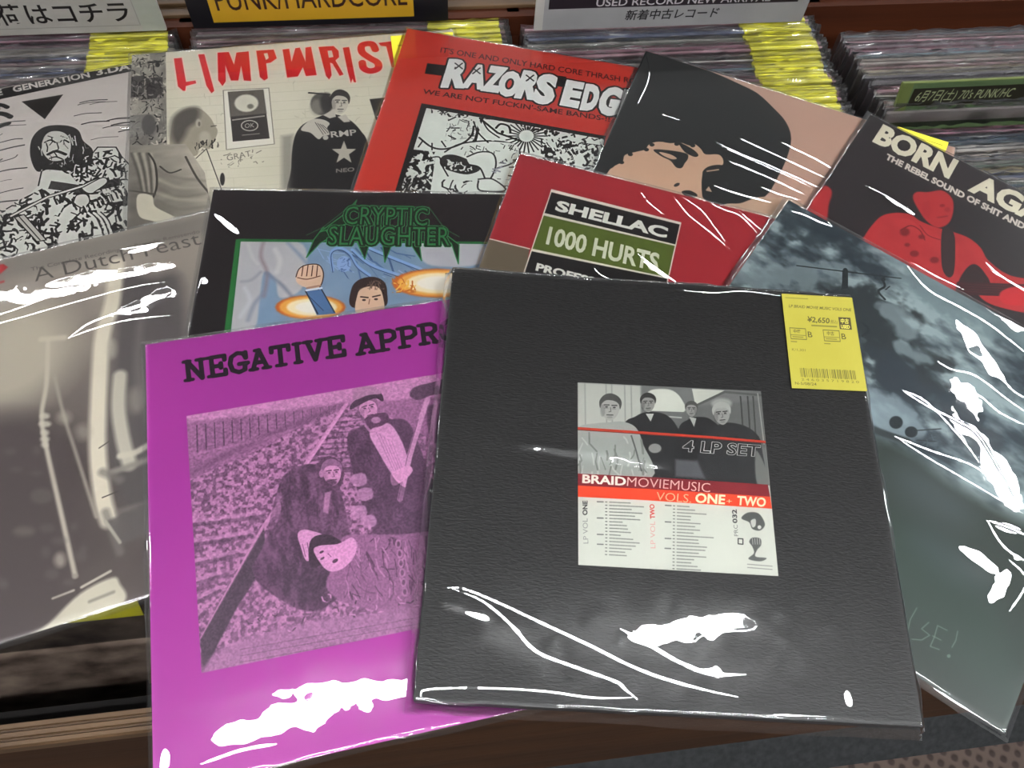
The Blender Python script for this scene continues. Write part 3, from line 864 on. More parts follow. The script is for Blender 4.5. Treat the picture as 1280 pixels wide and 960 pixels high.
    cv.text('RMP', (414, 172), (446, 169), (413, 164.5), (206, 202, 192), .02); cv.ell((407, 172), 3.6, 3, (200, 196, 186), 1, 1)
    st = []
    for i in range(10):
        a = -PI / 2 + i * PI / 5; r_ = 16 if i % 2 == 0 else 6.5
        st.append((430 + r_ * math.cos(a), 191 + r_ * math.sin(a) * .95))
    cv.poly(st, (196, 190, 176), soft=.6)
    cv.text('NEO', (420, 216), (443, 214), (420, 211), (150, 146, 138), .02)
    cv.poly([(462, 124), (482, 122), (478, 150), (470, 150)], (48, 46, 46), soft=1)
    cv.tone(cv.noise(500, 2), (0, 0, 0), (0, 0, 0), 0)
    cv.poly([(352, 170), (366, 168), (364, 240), (352, 236)], (130, 126, 118), .6, 6)
    # red hand-painted title
    z1 = lambda L: [(160 + a / 6.4, 40 + b / 6.4) for a, b in L]; z2 = lambda L: [(320 + a / 6.4, 40 + b / 6.4) for a, b in L]
    red = (218, 38, 46); halo = (240, 214, 200)
    G = [z1([(367, 212), (430, 206), (464, 400), (540, 388), (545, 410), (462, 432), (458, 470), (440, 470), (400, 435)]),
         z1([(562, 180), (610, 176), (690, 470), (668, 490), (628, 430)]),
         z1([(716, 165), (806, 160), (848, 262), (868, 165), (965, 155), (985, 392), (928, 388), (905, 268), (882, 388), (824, 388), (778, 262), (782, 395), (756, 432), (722, 385)]),
         z1([(1026, 150), (1165, 140), (1190, 210), (1140, 245), (1105, 250), (1118, 370), (1090, 388), (1055, 360)]),
         z2([(212, 140), (265, 134), (284, 240), (315, 130), (350, 125), (397, 240), (395, 125), (440, 118), (485, 345), (400, 352), (375, 280), (335, 355), (250, 365)]),
         z2([(500, 120), (620, 112), (660, 150), (665, 200), (635, 228), (700, 340), (670, 350), (612, 252), (592, 245), (605, 345), (585, 380), (560, 350)]),
         z2([(695, 126), (745, 120), (800, 402), (784, 402), (772, 372), (760, 408), (735, 320)]),
         z2([(980, 88), (1085, 74), (1092, 110), (1104, 280), (1085, 280), (1042, 115), (1000, 110)])]
    for g in G: cv.line(g + [g[0]], 2.6, halo)
    for g in G: cv.poly(g, red, soft=.4)
    Sp = z2([(955, 140), (925, 95), (850, 105), (848, 160), (905, 205), (972, 245), (975, 292), (915, 312), (862, 290), (850, 245)])
    cv.smooth_line(Sp, 10.5, halo); cv.smooth_line(Sp, 7.6, red)
    bgc = (228, 222, 204)
    cv.poly(z1([(1085, 172), (1116, 168), (1126, 208), (1104, 224)]), bgc); cv.poly(z2([(572, 150), (606, 148), (620, 200), (582, 206)]), bgc)

def art_razors(cv):
    red = (216, 58, 42)
    cv.a[:] = red
    cv.tone(cv.noise(420, 2), (198, 54, 42), (210, 66, 52))
    cv.text("IT'S ONE AND ONLY HARD CORE THRASH ROCK", (550, 65.5), (812, 108), (551.5, 59), (70, 16, 20), .012)
    cv.text("WE ARE NOT FUCKIN'-SAME BANDS-!!", (528, 117), (762, 152), (529.5, 111), (70, 16, 20), .015)
    cv.poly([(534, 79), (560, 82), (556, 95), (531, 92)], K); cv.poly([(688, 93), (708, 96), (705, 109), (684, 106)], K)
    def title(gw, col):
        for t, a, b, c in (('R', (551, 109), (580, 110), (562, 74)), ('A', (577, 109), (604, 112), (587, 80)), ('Z', (601, 113), (624, 116), (612, 82)), ('O', (620, 118), (645, 122), (629, 88)), ('R', (643, 122), (669, 125), (655, 88)), ('S', (665, 128), (690, 131), (674, 92)), ('E', (700, 131), (722, 135), (709, 100)), ('D', (725, 137), (744, 139), (733, 105)), ('G', (745, 142), (770, 145), (755, 108)), ('E', (772, 146), (796, 149), (781, 112))):
            cv.text(t, a, b, c, col, .055, grow=gw)
    title(8, K)
    title(2, (232, 234, 230))
    for x, y in ((573, 82), (595, 88), (662, 97)):
        cv.line([(x - 4, y - 3), (x + 5, y + 4)], 1.6, K); cv.line([(x + 5, y - 3), (x - 4, y + 4)], 1.6, K)
    # black and white pen panel
    fr = [(527, 129), (757, 170), (716, 420), (454, 372)]
    inn = [(533, 135), (755, 174), (720, 410), (462, 362)]
    cv.poly(fr, K); cv.clip(inn); cv.a += cv.clipm[..., None] * (np.array((226, 230, 222), np.float32) - cv.a)
    cv.scribble([(560, 148), (600, 150), (600, 178), (556, 176)], 40, 7, 1.0, [(60, 60, 60), (150, 152, 150)], 1)
    for c, n_, r0, r1 in (((658, 170), 26, 10, 26), ((540, 160), 12, 24, 34)):
        for i in range(n_):
            a = 2 * PI * i / n_
            cv.line([(c[0] + r0 * math.cos(a), c[1] + r0 * math.sin(a) * .8), (c[0] + r1 * math.cos(a), c[1] + r1 * .8 * math.sin(a))], 1.6, K)
    cv.scribble([(530, 134), (757, 172), (752, 196), (680, 168), (620, 150), (560, 146)], 300, 8, 2.2, [K, K, (226, 230, 222)], .9)
    cv.scribble([(500, 185), (545, 190), (535, 260), (480, 260)], 300, 12, 3.0, [K, (226, 230, 222), K], .9)
    cv.scribble([(676, 172), (757, 182), (748, 240), (676, 200)], 320, 8, 2.2, [K, K, (226, 230, 222)], .9)
    cv.smooth_line([(524, 172), (540, 184), (558, 186), (580, 178), (590, 168), (592, 158)], 2.2, K)
    cv.smooth_line([(556, 190), (575, 180), (610, 176), (640, 180), (650, 192), (640, 204), (622, 210)], 1.8, K)
    cv.blob([(566, 186), (610, 178), (642, 180), (648, 192), (628, 206), (616, 190), (590, 192), (566, 198)], (226, 230, 222)); cv.scribble([(566, 186), (610, 178), (642, 180), (648, 192), (628, 206), (616, 190), (590, 192), (566, 198)], 46, 6, .8, [K], .2, [.5, 1.9])
    cv.blob([(550, 200), (556, 194), (570, 194), (590, 202), (600, 212), (584, 218), (564, 214), (552, 208)], (40, 40, 40)); cv.scribble([(552, 198), (596, 206), (594, 216), (556, 212)], 26, 6, 1.5, [(226, 230, 222)], .9)
    leg = [(584, 196), (600, 190), (616, 192), (620, 206), (614, 222), (608, 226), (600, 210), (588, 206)]
    cv.blob(leg, (226, 230, 222)); cv.smooth_line(leg, 1.8, K)
    cv.blob([(598, 224), (616, 224), (632, 238), (626, 244), (600, 236)], (226, 230, 222)); cv.smooth_line([(598, 224), (616, 224), (632, 238), (600, 238), (598, 226)], 1.8, K)
    cv.smooth_line([(608, 140), (600, 154), (594, 176)], 3, K); cv.smooth_line([(596, 150), (604, 164), (616, 174)], 5, (226, 230, 222)); cv.smooth_line([(592, 152), (598, 166), (610, 178)], 1.6, K); cv.smooth_line([(602, 148), (610, 162), (624, 172)], 1.6, K)
    cv.ell((628, 164), 9, 7, (226, 230, 222)); cv.smooth_line([(620, 160), (626, 155), (636, 158), (638, 166)], 2.4, K); cv.ell((628, 165), 2, 2, K)
    cv.line([(600, 148), (622, 166), (650, 176)], 2.4, K)
    cv.smooth_line([(528, 200), (548, 196), (552, 206), (560, 220)], 1.6, K)
    cv.scribble([(498, 222), (590, 226), (600, 260), (490, 262)], 70, 14, 2.0, [K, (226, 230, 222)], .7)
    cv.scribble([(616, 208), (646, 190), (646, 250), (606, 256)], 40, 9, 1.4, [K, (150, 150, 160)], .5, [0, .2])
    cv.scribble([(460, 262), (720, 262), (720, 420), (440, 400)], 260, 16, 2.4, [K, (226, 230, 222)], .8)
    cv.clip()

def art_pink(cv):
    skin = (212, 178, 152)
    cv.a[:] = (202, 168, 150)
    hair = (47, 49, 50)
    cv.blob([(800, 50), (850, 76), (890, 90), (922, 104), (946, 116), (966, 134), (982, 152), (989, 172), (984, 196), (972, 222), (958, 244), (930, 262), (880, 300), (800, 330), (640, 360), (640, 200), (720, 60)], hair)
    cv.poly([(700, 40), (808, 62), (830, 120), (760, 240), (640, 400), (560, 360)], hair)
    face = [(757, 219), (764, 210), (778, 202), (781, 194), (794, 190), (806, 187), (812, 180), (824, 177), (838, 179), (850, 178), (862, 182), (868, 180), (876, 186), (882, 193), (898, 193), (904, 200), (902, 207), (888, 210), (878, 218), (878, 246), (886, 262), (860, 330), (760, 330), (720, 260)]
    cv.poly([tuple(p) for p in spline(face, True, 3)], skin)
    for x, y in ((764, 208), (777, 203), (788, 193), (808, 187), (815, 181), (846, 180), (866, 182)):
        cv.ell((x, y), 3.2, 2.2, hair, 1, .5)
    cv.blob([(817, 187), (838, 188), (858, 192), (860, 198), (856, 204), (852, 210), (845, 209), (838, 201), (826, 195)], hair); cv.blob([(824, 190), (838, 193), (846, 198), (840, 199), (830, 195)], skin)
    cv.blob([(848, 178), (858, 182), (868, 188), (873, 194), (868, 196), (856, 190)], hair)
    cv.blob([(878, 216), (884, 209), (896, 206), (905, 208), (902, 218), (894, 224), (884, 222)], hair); cv.line([(884, 214), (898, 212)], 1.6, skin)
    cv.ell((846, 231), 4, 2, hair, 1, .5, -25); cv.blob([(852, 240), (862, 238), (872, 244), (862, 248)], hair); cv.line([(818, 260), (846, 262)], 3, hair)
    cv.blob([(900, 262), (926, 254), (958, 246), (1010, 262), (1000, 330), (900, 330)], (206, 176, 152))
    cv.poly([(882, 238), (886, 233), (890, 240)], skin)

def art_born(cv):
    cv.a[:] = (58, 52, 56)
    cv.tone(cv.noise(300, 3), (50, 46, 48), (66, 58, 62))
    cream = (232, 226, 204)
    cv.text('BORN', (1090, 177), (1186, 224), (1104, 155), cream, .05)
    cv.text('AGAINST', (1209, 238), (1392, 328), (1223, 216), cream, .05)
    cv.text('THE REBEL SOUND OF SHIT AND FAILURE', (1106, 198.5), (1328, 312), (1109.5, 191.6), (226, 218, 206), .05)
    red = (192, 58, 62)
    cv.blob([(996, 276), (1006, 256), (1020, 240), (1032, 232), (1040, 240), (1036, 256), (1030, 280)], red, soft=3)
    cv.blob([(1056, 320), (1078, 298), (1088, 284), (1102, 270), (1120, 266), (1138, 268), (1150, 276), (1170, 284), (1192, 290), (1212, 298), (1226, 310), (1236, 326), (1262, 344), (1300, 352), (1330, 372), (1300, 392), (1250, 384), (1226, 372), (1212, 350), (1204, 360), (1180, 400), (1100, 380)], red, soft=1.5)
    cv.blob([(1141, 247), (1146, 240), (1160, 240), (1178, 238), (1190, 248), (1192, 262), (1188, 276), (1180, 283), (1170, 284), (1158, 276), (1148, 262)], red, soft=2)
    cv.clip(spline([(1084, 306), (1094, 286), (1106, 274), (1136, 274), (1150, 284), (1170, 290), (1206, 300), (1222, 318), (1230, 336), (1204, 352), (1180, 380), (1110, 370)], True))
    cv.tone(cv.noise(50, 3), (166, 44, 50), (214, 78, 80), .55)
    cv.clip()
    cv.ell((1178, 257), 3.4, 2, (150, 36, 44), .9, 1); cv.ell((1184, 262), 4, 3, (160, 40, 48), .6, 2); cv.line([(1172, 272), (1184, 270)], 2, (150, 36, 44), .8, 1); cv.ell((1158, 262), 6, 10, (172, 44, 52), .5, 4)
    cv.blob([(1178, 286), (1192, 291), (1194, 316), (1192, 342), (1184, 346), (1177, 330)], (66, 52, 54))
    cv.smooth_line([(1126, 288), (1138, 282), (1150, 288), (1156, 300)], 1.5, (130, 34, 40)); cv.ell((1131, 290), 6, 5, (120, 36, 40), .85, 3)
    for x, y, r_ in ((1143, 317, 4), (1168, 325, 4), (1152, 296, 3), (1134, 306, 2.5)): cv.ell((x, y), r_ * 1.4, r_, (120, 34, 40), .8, 2)
    cv.smooth_line([(1150, 282), (1160, 294), (1176, 300)], 1.4, (140, 36, 44))
    cv.blob([(1206, 338), (1218, 330), (1230, 340), (1236, 356), (1200, 356)], (60, 48, 50), soft=1)
    cv.poly([(1196, 352), (1300, 356), (1300, 372), (1194, 368)], (74, 44, 48))
    for i in range(4): cv.line([(1198, 355 + 3 * i), (1300, 359 + 3 * i)], .6, (120, 60, 62), .6)
    cv.blob([(1250, 366), (1270, 358), (1300, 362), (1290, 380), (1256, 380)], (206, 52, 60), soft=2)

def art_crowd(cv):
    cv.a[:] = (70, 82, 84)
    # rotate the cloud bands so that they run down to the right across the sheet
    n = cv.noise(150, 5, asp=1.8, seed=11, gain=.6)
    cv.tone(np.clip((n - .36) * 4.2, 0, 1), (58, 70, 78), (162, 178, 180))
    cv.tone(1, (0, 0, 0), (0, 0, 0), 0) if False else None
    fine = cv.noise(26, 3, asp=2.0, seed=8)
    m_ = (cv.noise(46, 4, asp=1.3, seed=21) - .5) * 2.6
    def cloud(pts, col, al, edge):
        A = cv.poly(spline(pts, True), None, mask=True, soft=edge * 2.4)
        A = np.clip((A - .45) * 2.0 + .5 + m_ * np.clip(A * 4, 0, 1), 0, 1); A = A * A * (3 - 2 * A)
        cv.blend((0, cv.n, 0, cv.ny), A * al, col)
    cloud([(985, 262), (1040, 284), (1090, 320), (1060, 326), (1020, 300), (975, 290)], (48, 60, 68), .85, 22)
    cloud([(905, 360), (1000, 340), (1060, 352), (1110, 372), (1150, 420), (1185, 470), (1170, 500), (1110, 500), (1070, 440), (1020, 380)], (50, 58, 62), .95, 26)
    cloud([(1085, 440), (1150, 470), (1210, 520), (1230, 560), (1180, 545), (1110, 500)], (60, 70, 78), .9, 26)
    cloud([(930, 345), (1000, 322), (1060, 340), (1040, 352), (960, 372)], (150, 166, 170), .7, 20)
    cloud([(1085, 490), (1120, 500), (1150, 530), (1130, 545), (1095, 530)], (150, 166, 172), .8, 12)
    cloud([(1100, 390), (1116, 380), (1146, 412), (1134, 424)], (150, 166, 170), .7, 10)
    cloud([(1120, 430), (1146, 436), (1162, 450), (1144, 456)], (146, 162, 166), .75, 8)
    cloud([(1120, 300), (1200, 350), (1290, 400), (1290, 440), (1200, 400), (1130, 350)], (120, 138, 142), .8, 20)
    # ground: very dark green
    low = [(1060, 540), (1130, 560), (1200, 610), (1300, 660), (1400, 700), (1300, 960), (1100, 960), (720, 640), (720, 500), (900, 520)]
    cv.blob(low, (58, 68, 64), 1, 22)
    cv.blob([(1090, 640), (1180, 680), (1260, 780), (1290, 900), (1240, 880), (1140, 780), (1080, 700)], (62, 78, 72), .8, 40)
    cv.ell((1165, 620), 60, 26, (88, 98, 100), .6, 40, 35); cv.ell((1190, 700), 60, 20, (80, 92, 94), .5, 36, 35)
    # frame and standing figures, plain silhouettes
    dk = (44, 52, 56)
    cv.line([(996, 332), (1126, 348)], 1.5, dk)
    cv.poly([(1053, 338), (1060, 338), (1060, 360), (1052, 362)], dk); cv.ell((1056.5, 338), 3, 3, dk)
    cv.smooth_line([(1103, 350), (1106, 358), (1098, 364), (1106, 374)], 2.6, dk); cv.ell((1104, 349), 3, 3, dk); cv.line([(1107, 362), (1112, 358)], 1.4, dk)
    cv.smooth_line([(1076, 402), (1086, 412), (1078, 420)], 2.6, dk)
    cv.smooth_line([(1062, 524), (1100, 540), (1135, 552)], 9, (60, 68, 70), 1, 3)
    cv.ell((1120, 528), 8.5, 8, dk, 1, 1.5); cv.ell((1139, 540), 8, 7, dk, 1, 1.5)
    for a, b in (((1147, 538), (1176, 536)), ((1146, 550), (1170, 552))): cv.line([a, b], 1.3, dk)
    cv.scribble([(1140, 548), (1178, 540), (1176, 566), (1146, 560)], 16, 14, 1, [(96, 112, 118)], .5)
    ch = (112, 132, 120)
    for p in ([(1118, 792), (1126, 770), (1134, 780), (1126, 788), (1132, 800)], [(1146, 760), (1138, 774), (1134, 792)], [(1161, 778), (1152, 786), (1162, 794), (1152, 800), (1140, 799)], [(1184, 788), (1172, 782), (1168, 796), (1163, 808)], [(1166, 795), (1176, 800)], [(1163, 808), (1174, 812)], [(1197, 789), (1195, 800), (1190, 809)]):
        cv.line(p, 1.6, ch, .75, .6)
    cv.ell((1186, 820), 2.4, 2.4, ch, .9, .5)

def art_shellac(cv):
    cv.a[:] = (186, 36, 50)
    cv.tone(cv.noise(400, 3), (160, 36, 46), (178, 48, 58))
    cv.poly([(590, 295), (608, 297), (662, 311), (640, 430), (560, 430)], (112, 100, 82)); cv.line([(590, 293), (608, 297.5), (662, 311)], 1.6, (226, 214, 200))
    L = lambda t: (688.5 + (641 - 688.5) * t, 238 + (380 - 238) * t)
    R = lambda t: (851.5 + (822 - 851.5) * t, 279.5 + (410 - 279.5) * t)
    rows = [(0, .205, K), (.205, .52, (92, 108, 40)), (.52, 1, K)]
    cv.poly([L(-.012), R(-.012), R(1), L(1)], (230, 224, 210))
    def ins(a, b, c):
        p, q, r_, s_ = L(a + .012), R(a + .012), R(b - .006), L(b - .006)
        cv.poly([(p[0] + 1.6, p[1] + .5), (q[0] - 1.6, q[1] - .5), (r_[0] - 1.6, r_[1]), (s_[0] + 1.6, s_[1])], c)
    for r_ in rows: ins(*r_)
    cv.text('SHELLAC', (693, 263), (833, 298), (697, 250), (232, 232, 222), .045)
    cv.text('1000 HURTS', (682, 305), (822, 340), (687, 283), (216, 218, 198), .03)
    cv.text('PROFESSIONAL', (669, 338), (802, 372), (671.5, 328.5), (232, 232, 222), .045)

def art_cryptic(cv):
    cv.a[:] = (30, 26, 29)
    cv.tone(cv.noise(300, 3), (28, 26, 28), (40, 30, 34))
    gr = (40, 112, 58)
    cv.poly([(296, 299), (700, 303), (706, 560), (270, 560)], gr); cv.poly([(295, 299), (300, 299), (278, 480), (272, 480)], (40, 120, 60))
    inn = [(301, 302), (694, 306), (704, 660), (262, 656)]
    cv.clip(inn)
    cv.a += cv.clipm[..., None] * (np.array((112, 146, 176), np.float32) - cv.a)
    cv.tone(cv.noise(150, 4), (84, 122, 156), (158, 178, 200), .8)
    cv.blob([(296, 300), (372, 302), (384, 330), (376, 362), (350, 372), (344, 350), (330, 340), (324, 380), (318, 410), (290, 420)], (188, 186, 188), 1, 3)
    cv.blob([(526, 300), (600, 304), (600, 330), (540, 332), (524, 316)], (186, 184, 190), 1, 3)
    cv.tone(cv.noise(60, 3), (150, 154, 168), (206, 204, 204), .18)
    for p, w, c in (([(330, 300), (326, 320), (334, 342), (330, 370)], 4, (150, 128, 134)), ([(334, 342), (352, 356), (366, 372)], 4, (128, 134, 154)), ([(326, 340), (314, 350), (302, 352)], 3, (150, 150, 162)), ([(330, 366), (318, 380), (310, 400)], 5, (140, 146, 164)), ([(360, 304), (372, 316), (384, 330)], 4, (136, 152, 178)), ([(310, 306), (316, 322), (322, 330)], 3, (206, 204, 202)), ([(344, 312), (350, 326), (346, 340)], 6, (208, 206, 204)), ([(306, 360), (312, 376), (300, 396)], 5, (204, 204, 208))):
        cv.smooth_line(p, w, c, .7, 4)
    cv.scribble([(380, 304), (540, 304), (540, 340), (440, 352)], 36, 34, 1.6, [(96, 124, 164), (150, 176, 210), (78, 104, 146)], .3, [.45, .65])
    for p in ([(416, 338), (414, 316), (424, 310), (436, 316), (446, 332), (462, 344)], [(440, 312), (462, 330), (500, 344), (530, 352)], [(452, 306), (490, 322), (526, 336)]):
        cv.smooth_line(p, 3.5, (140, 172, 214)); cv.smooth_line([(a, b + 2.4) for a, b in p], 1, (66, 90, 132))
    cv.ell((430, 330), 9, 10, (150, 176, 214)); cv.scribble([(422, 322), (440, 322), (440, 340), (422, 340)], 18, 6, .9, [(84, 112, 160)], 1)
    for c, rx, ry in (((388, 384), 44, 15), ((546, 354), 56, 18)):
        for k_, col in ((1, (214, 112, 44)), (.9, (236, 176, 84)), (.72, (238, 226, 190)), (.5, (236, 232, 222))):
            cv.ell((c[0] + (1 - k_) * 6, c[1]), rx * k_, ry * k_, col, 1, 3)
    cv.scribble([(490, 345), (520, 345), (520, 366), (490, 366)], 22, 9, 1.6, [(206, 120, 50), (240, 196, 90)], .6)
    sk = (222, 190, 164)
    cv.poly([(382, 364), (402, 362), (420, 392), (396, 394)], (86, 122, 166)); cv.line([(382, 364), (397, 392)], 1.6, (40, 48, 66)); cv.line([(402, 362), (418, 390)], 1.4, (40, 48, 66)); cv.line([(386, 370), (404, 388)], 1, (52, 72, 108))
    cv.blob([(370, 346), (374, 336), (384, 331), (398, 331), (404, 340), (403, 352), (396, 362), (384, 360), (372, 354)], sk); cv.smooth_line([(370, 346), (374, 336), (384, 331), (398, 331), (404, 340), (403, 352), (398, 362)], 1.2, (70, 44, 40))
    for i in range(4): cv.line([(379 + 6 * i, 332), (377 + 6.2 * i, 345)], 1.1, (90, 56, 48))
    cv.smooth_line([(372, 347), (384, 349), (400, 345)], 1.2, (110, 70, 60)); cv.line([(384, 360), (400, 357)], 2.4, (180, 140, 120)); cv.line([(383, 363), (402, 360)], 2.4, (206, 220, 236))
    cv.blob([(440, 384), (439, 362), (448, 350), (466, 346), (480, 352), (484, 366), (480, 384)], (62, 44, 42))
    cv.blob([(446, 392), (447, 368), (454, 360), (470, 358), (478, 368), (478, 392)], sk)
    cv.line([(451, 371), (460, 372)], 1.8, (60, 40, 38)); cv.line([(466, 371), (475, 369)], 1.8, (60, 40, 38)); cv.ell((455, 375), 2.4, 1.3, (60, 40, 38)); cv.ell((470, 374), 2.4, 1.3, (60, 40, 38)); cv.line([(462, 374), (461, 380)], 1, (140, 96, 80))
    cv.scribble([(440, 352), (484, 350), (480, 362), (446, 364)], 20, 8, .9, [(130, 104, 92)], .6)
    cv.clip()
    # spiked green logo
    dkg = (22, 44, 26); lg = (58, 142, 84)
    T = [((430, 280), (534, 282), (432, 258), 'CRYPTIC'), ((410, 306), (562, 307), (412, 283), 'SLAUGHTER')]
    sp = [[(404, 284), (392, 300), (383, 322), (400, 304), (414, 296)], [(446, 302), (456, 324), (462, 304)], [(478, 303), (481, 328), (490, 305)], [(512, 303), (527, 326), (524, 303)], [(548, 300), (564, 304), (573, 330), (574, 306), (556, 292)], [(424, 276), (446, 250), (440, 264)], [(400, 290), (430, 268), (440, 278)]]
    for s_ in sp: cv.poly(s_, dkg); cv.line(s_ + [s_[0]], 1.2, lg)
    for a, b, c, t in T: cv.text(t, a, b, c, lg, .02, grow=6)
    for a, b, c, t in T: cv.text(t, a, b, c, dkg, .02, grow=4)
    for a, b, c, t in T: cv.text(t, a, b, c, (50, 126, 72), -.006)
    cv.line([(383, 294), (404, 284), (432, 262), (452, 257), (536, 259), (556, 286), (574, 296)], .9, lg, .7)
    cv.line([(300, 299), (390, 300)], 1.2, gr)

def art_dutch(cv):
    cv.a[:] = (168, 158, 150)
    g = cv.grad((150, 290), (60, 640))
    cv.tone(np.clip(g * 1.1, 0, 1), (186, 176, 164), (86, 76, 75))
    g2 = cv.grad((160, 276), (150, 330)); cv.tone(1 - g2, (150, 140, 134), (126, 120, 116), .0)
    cv.poly([(-230, 372), (290, 260), (300, 284), (-230, 400)], (132, 126, 120), .75, 16)
    cv.tone(cv.noise(170, 3), (60, 52, 52), (206, 198, 180), .16)
    cv.blob([(-60, 400), (60, 380), (90, 440), (40, 500), (-80, 520)], (196, 188, 170), .8, 50)
    cv.blob([(-100, 560), (80, 530), (110, 640), (60, 800), (-160, 860)], (84, 74, 74), .85, 40)
    # blurred upright poles and cloth, a dark grey figure at right
    cv.blob([(150, 350), (190, 345), (230, 360), (225, 560), (200, 640), (160, 640), (132, 560), (142, 440)], (96, 90, 90), .9, 16)
    cv.smooth_line([(160, 350), (178, 366), (190, 384)], 22, (98, 92, 92), .9, 8)
    cv.smooth_line([(146, 330), (140, 380), (128, 420), (124, 480), (122, 560), (128, 620), (136, 650)], 17, (222, 214, 196), .95, 6)
    cv.smooth_line([(150, 470), (148, 510), (154, 550), (162, 580)], 16, (206, 200, 184), .9, 6)
    cv.ell((170, 500), 10, 16, (178, 170, 158), .6, 12); cv.ell((140, 436), 6, 12, (196, 190, 176), .6, 8); cv.smooth_line([(176, 400), (172, 450), (178, 500)], 9, (132, 126, 122), .6, 8)
    cv.smooth_line([(150, 570), (168, 566), (186, 556)], 8, (206, 200, 184), .9, 4); cv.smooth_line([(140, 590), (164, 582), (186, 574)], 8, (150, 144, 136), .9, 5)
    cv.smooth_line([(128, 622), (148, 614)], 1.6, (80, 74, 72), .9, 1); cv.smooth_line([(124, 560), (136, 552)], 1.6, (90, 84, 80), .9, 1)
    for a, b in (((128, 590), (150, 600)), ((132, 640), (150, 690)), ((150, 640), (186, 630))): cv.line([a, b], 10, (128, 122, 116), .7, 6)
    cv.poly([(132, 652), (184, 628), (190, 666), (154, 680)], (104, 98, 96), .9, 5); cv.line([(132, 652), (150, 678)], 4, (182, 176, 162), .9, 2)
    cv.smooth_line([(60, 426), (58, 480), (52, 520), (58, 560), (76, 640), (94, 720)], 5, (200, 192, 176), .9, 3); cv.line([(52, 424), (80, 422)], 7, (206, 198, 180), .8, 4)
    for y, w in ((520, 10), (530, 13), (541, 9), (549, 10), (556, 8)): cv.ell((56, y), w * .6, 4, (206, 200, 184), .8, 4)
    cv.smooth_line([(68, 470), (80, 520), (96, 570), (120, 646)], 4, (168, 160, 148), .8, 3); cv.ell((80, 522), 9, 8, (184, 176, 162), .6, 9); cv.ell((104, 540), 10, 10, (170, 162, 150), .6, 11)
    cv.ell((30, 664), 13, 6, (128, 120, 112), .6, 8); cv.ell((75, 700), 7, 9, (170, 162, 150), .8, 8); cv.ell((94, 720), 4, 3, (150, 142, 132), .7, 3); cv.ell((52, 620), 14, 10, (112, 104, 100), .6, 6)
    for i in range(14): cv.ell((cv.rng.uniform(-20, 120), cv.rng.uniform(560, 740)), cv.rng.uniform(4, 10), cv.rng.uniform(3, 8), (112, 104, 102), .4, 6)
    cv.blob([(30, 800), (60, 780), (100, 742), (140, 722), (150, 730), (156, 752), (110, 790), (40, 822)], (206, 200, 182), .95, 5)
    cv.line([(66, 748), (92, 738)], 3, (206, 200, 184), .8, 2); cv.line([(102, 734), (138, 714)], 3.5, (206, 200, 184), .9, 2); cv.line([(112, 752), (142, 740)], 4, (128, 122, 114), .7, 3)
    ink = (86, 80, 78)
    cv.text('A Dutch Feast', (44, 352), (252, 305), (40, 336), ink, -.008, .95)
    cv.text('The Complete Recordings of Ricardo Remisendo', (39, 339), (250, 291), (38, 334.5), ink, 0, .7)
    cv.poly([(-20, 336), (4, 330), (10, 334), (-4, 346), (-20, 352)], (190, 50, 56), .9, 2); cv.line([(-10, 356), (4, 352)], 3, (190, 60, 64), .8, 2)

SLAB = {  # strokes in a unit box (x right, y up), serifs added at the feet and heads
    'N': ([[(.18, 0), (.18, 1)], [(.18, 1), (.82, 0)], [(.82, 0), (.82, 1)]], [(.0, .36, 0), (.0, .3, 1), (.62, 1.0, 1)]),
    'E': ([[(.22, 0), (.22, 1)], [(.22, 1), (.92, 1)], [(.22, .5), (.7, .5)], [(.22, 0), (.92, 0)], [(.92, 1), (.92, .78)], [(.92, 0), (.92, .24)], [(.7, .62), (.7, .38)]], [(.0, .3, 0), (.0, .3, 1)]),
    'G': ([[(.92, .72), (.8, .95), (.5, 1.02), (.16, .85), (.06, .5), (.16, .14), (.5, -.02), (.82, .08), (.86, .42)], [(.55, .42), (1.0, .42)], [(.92, .7), (.92, 1.0)]], []),
    'A': ([[(.12, 0), (.5, 1), (.88, 0)], [(.26, .34), (.74, .34)]], [(-.04, .34, 0), (.66, 1.04, 0), (.3, .55, 1)]),
    'T': ([[(.5, 0), (.5, 1)], [(.04, 1), (.96, 1)], [(.04, 1), (.04, .76)], [(.96, 1), (.96, .76)]], [(.26, .74, 0)]),
    'I': ([[(.5, 0), (.5, 1)]], [(.22, .78, 0), (.22, .78, 1)]),
    'V': ([[(.14, 1), (.5, 0), (.86, 1)]], [(-.04, .36, 1), (.64, 1.04, 1)]),
    'P': ([[(.24, 0), (.24, 1)], [(.24, 1), (.68, 1), (.92, .88), (.92, .6), (.68, .46), (.24, .46)]], [(.0, .52, 0), (.0, .3, 1)]),
    'R': ([[(.22, 0), (.22, 1)], [(.22, 1), (.66, 1), (.88, .88), (.88, .64), (.66, .5), (.22, .5)], [(.55, .5), (.86, 0)]], [(.0, .46, 0), (.72, 1.06, 0), (.0, .3, 1)]),
    'O': ([[(.5, 1.02), (.16, .85), (.06, .5), (.16, .15), (.5, -.02), (.84, .15), (.94, .5), (.84, .85), (.5, 1.02)]], []),
    'C': ([[(.9, .7), (.8, .95), (.5, 1.02), (.16, .85), (.06, .5), (.16, .14), (.5, -.02), (.88, .18)], [(.92, .66), (.92, 1.0)]], []),
    'H': ([[(.2, 0), (.2, 1)], [(.8, 0), (.8, 1)], [(.2, .5), (.8, .5)]], [(.0, .4, 0), (.6, 1, 0), (.0, .4, 1), (.6, 1, 1)]),
}
